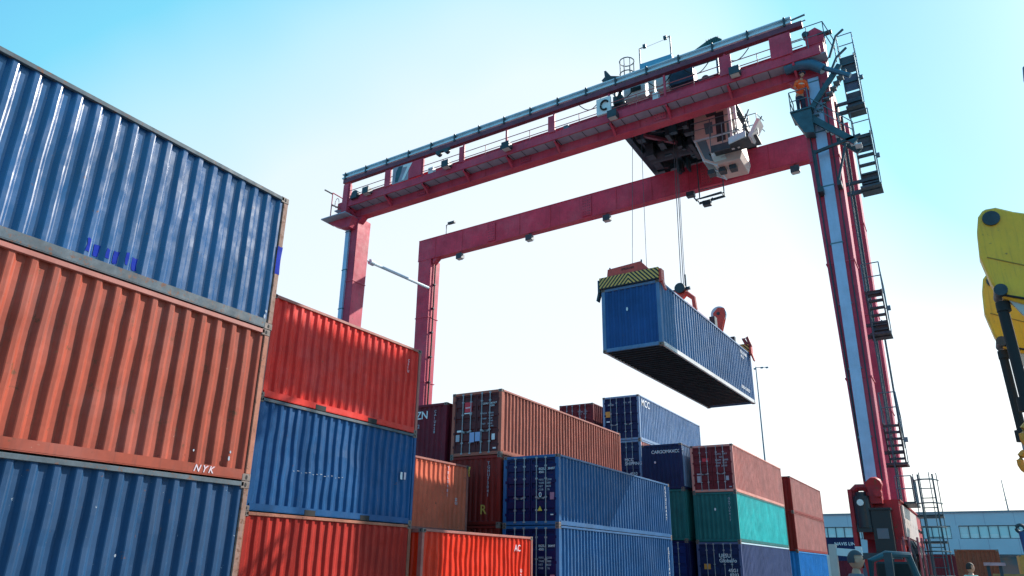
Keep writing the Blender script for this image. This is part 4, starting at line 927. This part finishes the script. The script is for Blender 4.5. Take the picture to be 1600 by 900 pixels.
# ------------------------------------------------------------------ office block
def office():
    X0, X1, Y0, Y1 = -46, 52, 120, 136
    o = thing('office_block', 'long pale blue grey office block with a ribbon of windows, far behind the crane leg', 'office building', (0, 120, GZ))
    wall_m = mat('office_panels', (0.52, 0.56, 0.62), 0.6, var=0.05, scale=0.3)
    wl = MB().box(X0, X1, Y0, Y1, 5.95, 7.60).box(X0, X1, Y0, Y1, 2.35, 4.28).box(X0, X1, Y0+1.6, Y1, 4.28, 5.95).box(X0, X1, Y0+3.2, Y1, GZ, 2.35)
    wallo = wl.build('wall', wall_m, o)
    B(X0-0.2, X1+0.2, Y0-0.2, Y1+0.2, 7.60, 7.78).build('roof', mat('parapet', (0.22, 0.24, 0.28), .6), o)
    jt = MB(); x = X0
    while x < X1: jt.box(x-0.02, x+0.02, Y0-0.012, Y0-0.002, 2.36, 4.27); jt.box(x-0.02, x+0.02, Y0-0.012, Y0-0.002, 5.96, 7.59); x += 3.35
    jt.build('panel_joints', grating, o)
    x = -2.2-8.82*5; fr_m = mat('window_frame_dark', (0.06, 0.08, 0.10), .4)
    while x < X1-9:
        pr = B(x-0.97, x, Y0, Y0+1.6, 4.28, 5.95).build('pier', wall_m, o)
        n = 7; w_ = 7.85/n; f_ = MB()
        f_.box(x, x+7.85, Y0+0.08, Y0+0.18, 5.86, 5.95).box(x, x+7.85, Y0+0.08, Y0+0.18, 4.28, 4.36)
        for k in range(n+1): f_.box(x+k*w_-0.05, x+k*w_+0.05, Y0+0.08, Y0+0.18, 4.36, 5.86)
        w = f_.build('window', fr_m, o)
        B(x, x+7.85, Y0+0.19, Y0+0.22, 4.3, 5.93).build('pane', glass_pale, w)
        bl_ = MB()
        for k in range(n): hgt = (0.5, 0.55, 0.25, 0.5, 0.3, 0.2, .4)[k]; bl_.box(x+k*w_+0.07, x+(k+1)*w_-0.07, Y0+0.185, Y0+0.189, 4.36, 4.36+hgt)
        bl_.build('blind', plain('blind_white', (0.8, 0.82, 0.78), .7), w)
        x += 8.82
    B(X0, X1, Y0+3.1, Y0+3.18, GZ+0.3, 2.1).build('ground_floor_glazing', glass, o)
    x = X0+2
    while x < X1: B(x-0.25, x+0.25, Y0+0.2, Y0+0.7, GZ, 2.35).build('column', wall_m, o); x += 8.82
office()
am = tag(MB().tube([(4.0, 126, 7.78), (3.9, 126, 12.3)], 0.10, 6, 0.05).tube([(3.7, 126, 9.5), (4.2, 126, 9.6)], .03, 5).box(3.75, 4.2, 125.8, 126.2, 7.78, 7.95).build('antenna_mast', galv, None), 'thin antenna mast on the roof of the far office block', 'antenna')
lm_ = thing('light_mast', 'tall thin lighting mast far behind the hanging container', 'light mast', (-19.9, 90, GZ))
MB().tube([(-19.9, 90, GZ), (-19.8, 90, 23.0)], 0.13, 8, 0.06).build('pole', galv, lm_, smooth=True)
for dx, dz_ in ((-0.3, 0), (0.5, 0.05), (1.1, 0.0)):
    MB().box(-19.75+dx, -19.45+dx, 89.9, 90.1, 22.68+dz_, 22.84+dz_).bar((-19.8, 90, 22.9), (-19.6+dx, 90, 22.8+dz_), .06).build('lamp_head', galv, lm_)

# ------------------------------------------------------------------ yellow lifting machine at the right edge
ym = thing('lifting_machine', 'yellow lifting machine whose two curved arms with black cylinders enter at the right edge', 'lifting machine', (4.6, 15.8, GZ))
yellow = mat('machine_yellow', (1.0, 0.47, 0.018), 0.35, var=0.1, scale=1.5, streak=0.5, seed=3, rust=0.18, chips=(0.25, 0.14, 0.03))
def yb(mb, n, m, par=ym, bev=0.0, smooth=False): return mb.build(n, m, par, bevel=bev, smooth=smooth)
for y0, ys in ((14.0, 1.0), (17.4, 1.0)):
    dxx = 0.0 if y0 < 15 else 0.06
    pl = [(0.80, 5.05), (0.88, 4.55), (0.97, 4.28), (1.25, 4.12), (1.7, 4.05), (2.6, 4.3), (3.4, 4.9), (3.4, 5.6), (2.5, 5.62), (1.75, 5.60), (1.42, 5.74), (1.18, 5.88), (1.0, 5.88), (0.90, 5.76), (0.84, 5.5)]
    a_ = yb(MB().prism([(x+dxx, z) for x, z in pl], y0, y0+0.32), 'lift_arm', yellow, bev=0.03)
    yb(MB().cyl((1.08+dxx, y0+0.16, 5.68), (0, 1, 0), 0.13, 0.40, 18), 'pivot_pin', dark, a_, smooth=True)
    yb(MB().tube([(0.90+dxx, y0-0.004, 5.0), (1.5+dxx, y0-0.004, 4.7), (2.3, y0-0.004, 4.8)], 0.010, 5), 'weld_bead', mat('weld_ochre', (0.35, 0.2, .03), .6), a_)
    yb(MB().cyl((0.98+dxx, y0+0.16, 4.38), (0, 1, 0), 0.10, 0.5, 16), 'pivot_pin', dark, a_, smooth=True)
    yb(MB().tube([(1.0+dxx, y0-0.02, 4.30), (1.3+dxx, y0-0.03, 4.18), (1.75, y0-0.03, 4.16), (2.4, y0-0.02, 4.4)], 0.02, 6), 'hydraulic_hose', black, a_)
    yb(MB().bar((1.12+dxx, y0+0.1, 4.3), (1.5+dxx, y0+0.1, 3.6), 0.08, 0.16), 'link_bar', plain('link_grey', (.5, .5, .45), .4), a_)
    cy = yb(MB().cyl((0.98+dxx, y0+0.16, 3.35), (0.02, 0, -1), 0.082, 1.75, 18).cyl((0.98+dxx, y0+0.16, 2.52), (0, 0, 1), 0.115, 0.22, 18).cyl((0.98+dxx, y0+0.16, 4.15), (0, 0, 1), 0.105, 0.16, 18), 'hydraulic_cylinder', black, smooth=True)
    yb(MB().cyl((0.99+dxx, y0+0.16, 2.32), (0, 0, 1), 0.05, 0.35, 12), 'piston_rod', rod_m, cy, smooth=True)
    hk = MB().tube([(1.0+dxx+0.14*math.sin(t), y0+0.16, 2.02+0.19*math.cos(t)) for t in [k*math.pi/7 for k in range(15)]], 0.065, 8).cyl((1.0+dxx, y0+0.16, 1.72), (0, 0, 1), 0.06, 0.25, 10)
    yb(hk, 'hook_link', mat('hook_orange', (0.80, 0.30, 0.03), .4), cy, smooth=True)
yb(MB().box(3.2, 3.9, 13.9, 18.2, 4.7, 5.6).prism([(3.6, 5.2), (5.2, 0.2), (6.2, 0.2), (4.3, 5.6)], 15.4, 16.6), 'boom', yellow, bev=0.03)
yb(MB().box(3.9, 9.0, 14.4, 17.4, -0.6, 0.3).box(7.0, 9.2, 14.6, 17.2, 0.3, 1.3), 'chassis', yellow, bev=0.05)
for x_ in (4.9, 8.2):
    for y_ in (14.3, 17.5):
        w_ = yb(MB().cyl((x_, y_, GZ+0.7), (0, 1, 0), 0.7, 0.45, 26), 'wheel', black, smooth=True)
        yb(MB().cyl((x_, y_, GZ+0.7), (0, 1, 0), 0.34, 0.48, 18), 'rim', yellow, w_, smooth=True)
cabm = yb(MB().box(6.0, 7.4, 14.8, 16.0, 0.3, 2.0), 'driver_cab', yellow, bev=0.06); yb(MB().box(5.98, 5.995, 14.95, 15.85, 0.9, 1.85).box(6.15, 7.2, 14.78, 14.795, 0.9, 1.85), 'cab_window', glass, cabm)

lp_ = thing('lamp_post', 'grey lamp post with a rounded head just at the right edge of the sky', 'lamp post', (2.3, 14, GZ))
MB().tube([(2.3, 14, GZ), (2.3, 14, 7.3), (2.2, 14, 8.2)], 0.07, 10, 0.045).build('pole', galv, lp_, smooth=True)
MB().tube([(2.14, 14, 7.9), (2.10, 14, 8.15), (2.12, 14, 8.4), (2.18, 14, 8.55)], 0.10, 12, 0.06).build('lamp_head', galv, lp_, smooth=True)

# ------------------------------------------------------------------ small things at the foot of the picture
bs = thing('blue_strut', 'leaning dark blue steel strut with a ring end at the lower right edge', 'strut', (0.62, 14, GZ))
dbl = mat('strut_blue', (0.01, 0.06, 0.18), .4)
MB().tube([(0.66, 14, GZ), (0.56, 14, 0.60)], 0.055, 10, 0.05).build('bar', dbl, bs, smooth=True)
MB().tube([(0.55+0.055*math.cos(t), 14, 0.64+0.055*math.sin(t)) for t in [k*math.pi/6 for k in range(13)]], 0.025, 7).build('ring', dark, bs, smooth=True)
tsl = thing('trestle', 'low trestle with a pinkish top bar on black legs, right of the black haired man', 'trestle', (0.14, 16, GZ))
MB().box(-0.02, 0.30, 15.9, 16.1, 0.13, 0.18).build('top_bar', mat('bar_pink', (0.7, 0.35, 0.36), .5, var=.3, scale=8), tsl)
for x_ in (0.04, 0.22): MB().box(x_-0.025, x_+0.025, 15.95, 16.05, GZ, 0.13).build('leg', dark, tsl)
bp_ = thing('beam_pile', 'pile of rusty yellow brown steel beams at the lower right corner', 'beam pile', (0.75, 16.6, GZ))
ymb = mat('beam_ochre', (0.42, 0.26, 0.09), .7, var=.3, rust=.5, scale=3)
rnd = random.Random(2)
for k in range(9):
    z0_ = GZ+k*0.162; MB().box(0.10+rnd.uniform(-.05, .05), 1.9, 16.4+rnd.uniform(-.1, .1), 16.62, z0_, z0_+0.155).box(0.15+rnd.uniform(-.05, .05), 1.9, 16.70, 16.95, z0_, z0_+0.155).build('beam', ymb, bp_)

# forklift seen beside the crane foot
fk = thing('forklift', 'forklift with a cream mast, its overhead guard in front of the crane foot', 'forklift', (-1.5, 12.6, GZ))
fkb = mat('forklift_teal', (0.02, 0.10, 0.13), .4, var=.2)
MB().box(-1.68, -0.68, 12.2, 13.9, GZ+0.35, GZ+1.0).box(-1.6, -0.75, 13.5, 14.3, GZ+0.35, GZ+1.2).build('body', fkb, fk, bevel=0.08)
MB().bar((-1.85, 12.0, GZ+0.1), (-1.83, 12.0, 0.36), 0.10).build('mast_post', cream, fk)
MB().bar((-1.15, 12.0, GZ+0.1), (-1.13, 12.0, 0.25), 0.10).build('mast_post', dark, fk)
MB().bar((-1.78, 12.0, 0.26), (-1.52, 12.0, 0.24), 0.08, 0.10).bar((-1.53, 12.0, 0.27), (-1.45, 12.0, 0.27), .09, .12).build('mast_crossbar', white_p, fk)
MB().bar((-1.94, 12.35, -0.6), (-1.94, 12.35, 0.22), 0.07).build('side_post', white_p, fk)
MB().tube([(-1.45, 12.4, -0.45), (-1.40, 12.4, 0.15), (-1.2, 12.5, 0.24), (-0.95, 12.9, 0.24), (-0.8, 13.3, -0.45)], 0.05, 8).tube([(-1.25, 13.4, -0.45), (-1.2, 13.2, 0.2), (-1.2, 12.5, 0.24)], .04, 8).build('overhead_guard', fkb, fk, smooth=True)
MB().box(-1.45, -0.95, 12.9, 13.4, GZ+1.0, GZ+1.1).box(-1.45, -0.95, 13.35, 13.45, GZ+1.1, GZ+1.6).build('seat', black, fk, bevel=0.03)
MB().box(-1.75, -1.62, 10.9, 12.0, GZ+0.06, GZ+0.11).box(-1.2, -1.07, 10.9, 12.0, GZ+0.06, GZ+0.11).box(-1.85, -1.05, 11.96, 12.04, GZ+0.06, GZ+0.5).build('fork', dark, fk)
for x_ in (-1.72, -0.66):
    for y_ in (12.45, 13.8):
        w_ = MB().cyl((x_, y_, GZ+0.3), (1, 0, 0), 0.3, 0.2, 22).build('wheel', black, fk, smooth=True)
        MB().cyl((x_, y_, GZ+0.3), (1, 0, 0), 0.14, 0.22, 14).build('rim', cream, w_, smooth=True)

# ------------------------------------------------------------------ people
def skin_mesh(verts, edges, radii, root=0, sub=2):
    me = bpy.data.meshes.new('tmp'); me.from_pydata(verts, edges, []); ob = bpy.data.objects.new('tmp', me); COL.objects.link(ob)
    ob.modifiers.new('s', 'SKIN'); sv = me.skin_vertices[0].data
    for i, r in enumerate(radii): sv[i].radius = (r, r) if not isinstance(r, tuple) else r
    for i in range(len(radii)): sv[i].use_root = (i == root)
    md_ = ob.modifiers.new('u', 'SUBSURF'); md_.levels = sub; md_.render_levels = sub
    dg = bpy.context.evaluated_depsgraph_get(); out = bpy.data.meshes.new_from_object(ob.evaluated_get(dg))
    bpy.data.objects.remove(ob)
    for p in out.polygons: p.use_smooth = True
    return out
skin_m = plain('skin', (0.50, 0.26, 0.17), .55); hair_m = plain('grey_hair', (0.055, 0.055, 0.065), .7); dark_hair = plain('dark_hair', (.02, .016, .014), .7)
def person(label, loc, rz, shirt, trousers, head='hair', lean=0.0, hat_m=None, hair=None, arms=((0.25, -0.35, 1.02), (0.25, -0.35, 1.02))):
    """standing figure 1.75 m tall facing local -y; arms = hand positions (|x|, y, z) left and right"""
    rt = thing('person', label, 'person', loc, None, rz)
    L_ = lambda x, y, z: (x, y - lean*max(0, z-0.95), z - 0.12*lean*max(0, z-0.95))
    V = [L_(0, 0, .96), L_(0, .01, 1.15), L_(0, .01, 1.38), L_(0, 0, 1.50), L_(0, -.015, 1.56)]; R_ = [(.16, .11), (.14, .105), (.17, .115), (.06, .06), (.055, .055)]
    Ed = [(0, 1), (1, 2), (2, 3), (3, 4)]
    def add(v, r, par): V.append(v); R_.append(r); Ed.append((par, len(V)-1)); return len(V)-1
    sh, el, wr, kn, an, hipi = {}, {}, {}, {}, {}, {}
    for s_, hand in ((-1, arms[0]), (1, arms[1])):
        hp = Vector(L_(s_*hand[0], hand[1], hand[2])); S_ = Vector(L_(s_*0.19, .01, 1.43))
        E_ = (S_+hp)/2 + Vector((s_*0.05, 0.08, -0.08)); wv = E_.lerp(hp, 0.86)
        a = add(tuple(S_), .055, 2); b_ = add(tuple(E_), .042, a); c = add(tuple(wv), .028, b_)
        d = add(tuple(hp), (.040, .018), c); sh[s_], el[s_], wr[s_] = S_, E_, wv
        dirn = (hp-wv).normalized(); side = dirn.cross(Vector((s_, 0.2, 0.1))).normalized()
        for k, ln in enumerate((.075, .085, .08, .062)):
            o_ = side*(k-1.5)*0.021; p1 = hp+o_+dirn*0.03; f1_ = add(tuple(p1), .009, d); add(tuple(p1+dirn*ln*0.55+Vector((0, 0, -0.02))), .008, f1_)
        add(tuple(hp+side*-0.045+dirn*0.02), .010, d)
        hpz = add((s_*0.10, 0, .88), .088, 0); k_ = add((s_*0.11, -0.02, .49), .058, hpz); a_ = add((s_*0.11, .01, .09), .038, k_); add((s_*0.12, -0.12, .035), .038, a_)
        hipi[s_] = hpz
    me = skin_mesh(V, Ed, R_); me.materials.append(skin_m); bd = bpy.data.objects.new('body', me); COL.objects.link(bd); bd.parent = rt
    # head
    import bmesh
    hc = Vector(L_(0, -.02, 1.655)); bm = bmesh.new(); bmesh.ops.create_uvsphere(bm, u_segments=24, v_segments=16, radius=1)
    for v in bm.verts:
        x, y, z = v.co; w_ = 1-0.22*max(0, -z)
        ny = y*0.098
        if y < 0 and abs(x) < .3 and -.25 < z < .12: ny -= 0.018*(1-abs(x)/.3)*(1-abs(z+.07)/.2 if abs(z+.07) < .2 else 0)
        if y < 0 and abs(abs(x)-.35) < .15 and .0 < z < .25: ny += .008
        v.co = (x*0.076*w_, ny, z*0.118)
    hm_ = bpy.data.meshes.new('head'); bm.to_mesh(hm_); bm.free()
    for p in hm_.polygons: p.use_smooth = True
    hm_.materials.append(skin_m); ho = bpy.data.objects.new('head', hm_); COL.objects.link(ho); ho.parent = rt; ho.location = hc
    for s_ in (-1, 1):
        MB().cyl((s_*0.03, -0.086, 0.012), (0, 1, 0), 0.011, 0.012, 10).build('eye', black, ho, local=True)
        MB().cyl((s_*0.078, 0.005, -0.005), (1, 0.2, 0), 0.03, 0.014, 10).build('ear', skin_m, ho, local=True)
    MB().box(-0.024, 0.024, -0.092, -0.082, -0.062, -0.054).build('mouth', plain('lips', (.3, .1, .08), .6), ho, local=True)
    bm = bmesh.new(); bmesh.ops.create_uvsphere(bm, u_segments=20, v_segments=12, radius=1)
    bmesh.ops.delete(bm, geom=[v for v in bm.verts if v.co.z < (-0.35 if v.co.y > 0.1 else 0.32)], context='VERTS')
    k_ = 1.10 if head == 'hair' else 1.28
    for v in bm.verts: v.co = (v.co.x*0.078*k_, v.co.y*0.10*k_+.004, v.co.z*0.12*k_)
    hh = bpy.data.meshes.new('cap'); bm.to_mesh(hh); bm.free(); hh.materials.append(hair or hair_m if head == 'hair' else hat_m)
    for p in hh.polygons: p.use_smooth = True
    ha = bpy.data.objects.new('hair' if head == 'hair' else 'helmet', hh); COL.objects.link(ha); ha.parent = rt; ha.location = hc
    if head != 'hair': MB().cyl(tuple(hc+Vector((0, -.03, .045))), (0, 0, 1), .15, .012, 20).build('helmet_brim', hat_m, ha, local=True).location = -hc
    # clothes as slightly larger skins
    V2 = [L_(0, 0, .90), L_(0, .01, 1.15), L_(0, .01, 1.40), L_(0, .005, 1.475)]; R2 = [(.185, .135), (.165, .13), (.19, .135), (.09, .085)]; E2 = [(0, 1), (1, 2), (2, 3)]
    for s_ in (-1, 1):
        a = len(V2); V2 += [tuple(sh[s_]), tuple(el[s_]), tuple(el[s_].lerp(wr[s_], .85))]; R2 += [.075, .058, .045]; E2 += [(2, a), (a, a+1), (a+1, a+2)]
    jm = skin_mesh(V2, E2, R2); jm.materials.append(shirt); j = bpy.data.objects.new('jacket', jm); COL.objects.link(j); j.parent = rt
    V3 = [L_(0, 0, .98), (0, 0, .90)]; R3 = [(.165, .125), (.175, .13)]; E3 = [(0, 1)]
    for s_ in (-1, 1):
        a = len(V3); V3 += [(s_*.10, 0, .84), (s_*.11, -.02, .49), (s_*.11, .01, .13)]; R3 += [.105, .075, .062]; E3 += [(1, a), (a, a+1), (a+1, a+2)]
    tm_ = skin_mesh(V3, E3, R3); tm_.materials.append(trousers); t_ = bpy.data.objects.new('trousers', tm_); COL.objects.link(t_); t_.parent = rt
    for s_ in (-1, 1): MB().box(s_*.12-.052, s_*.12+.052, -.19, .09, 0, .11).build('boot', black, rt, bevel=.02, local=True)
    return rt
hivis = mat('hi_vis_orange', (0.95, 0.11, 0.01), .6, var=.1); navy_cl = plain('navy_cloth', (0.02, 0.03, 0.06), .8)
pzw = 16.99-0.34+Wz(-3.2)
w1_ = person('worker in orange jacket and dark helmet on the small platform high on the crane leg', (-3.24, 27.4, pzw), 0.5, hivis, navy_cl, 'helmet', 0.8, mat('helmet_blue', (0.02, 0.04, 0.10), .4), arms=((.30, -.35, 1.05), (.30, -.30, 1.02)))
p1_ = person('man with grey hair standing in front of the forklift at the foot of the picture', (-1.46, 11.2, GZ), 1.9, plain('grey_cloth', (.12, .13, .16), .8), navy_cl, 'hair')
p2_ = person('man with black hair and a pale teal shirt before the rust streaked container', (-0.33, 22.0, GZ), 2.2, plain('teal_cloth', (.35, .6, .6), .8), navy_cl, 'hair', hair=dark_hair)

p1_.scale = (0.96,)*3; w1_.scale = (0.94,)*3
for z_ in (1.12, 1.30):
    MB().tube([(0.20*math.cos(t), -0.8*max(0, z_-.95)+0.01+0.145*math.sin(t), z_-0.1*max(0, z_-.95)) for t in [k*math.pi/8 for k in range(17)]], 0.016, 5).build('reflective_strip', plain('reflective_silver', (.8, .8, .75), .4), w1_, local=True); p2_.scale = (0.95,)*3
# lift the whole place so that the ground lies at zero
for o in list(S.objects):
    if o.parent is None and o not in (cam, sun): o.location.z += EYE
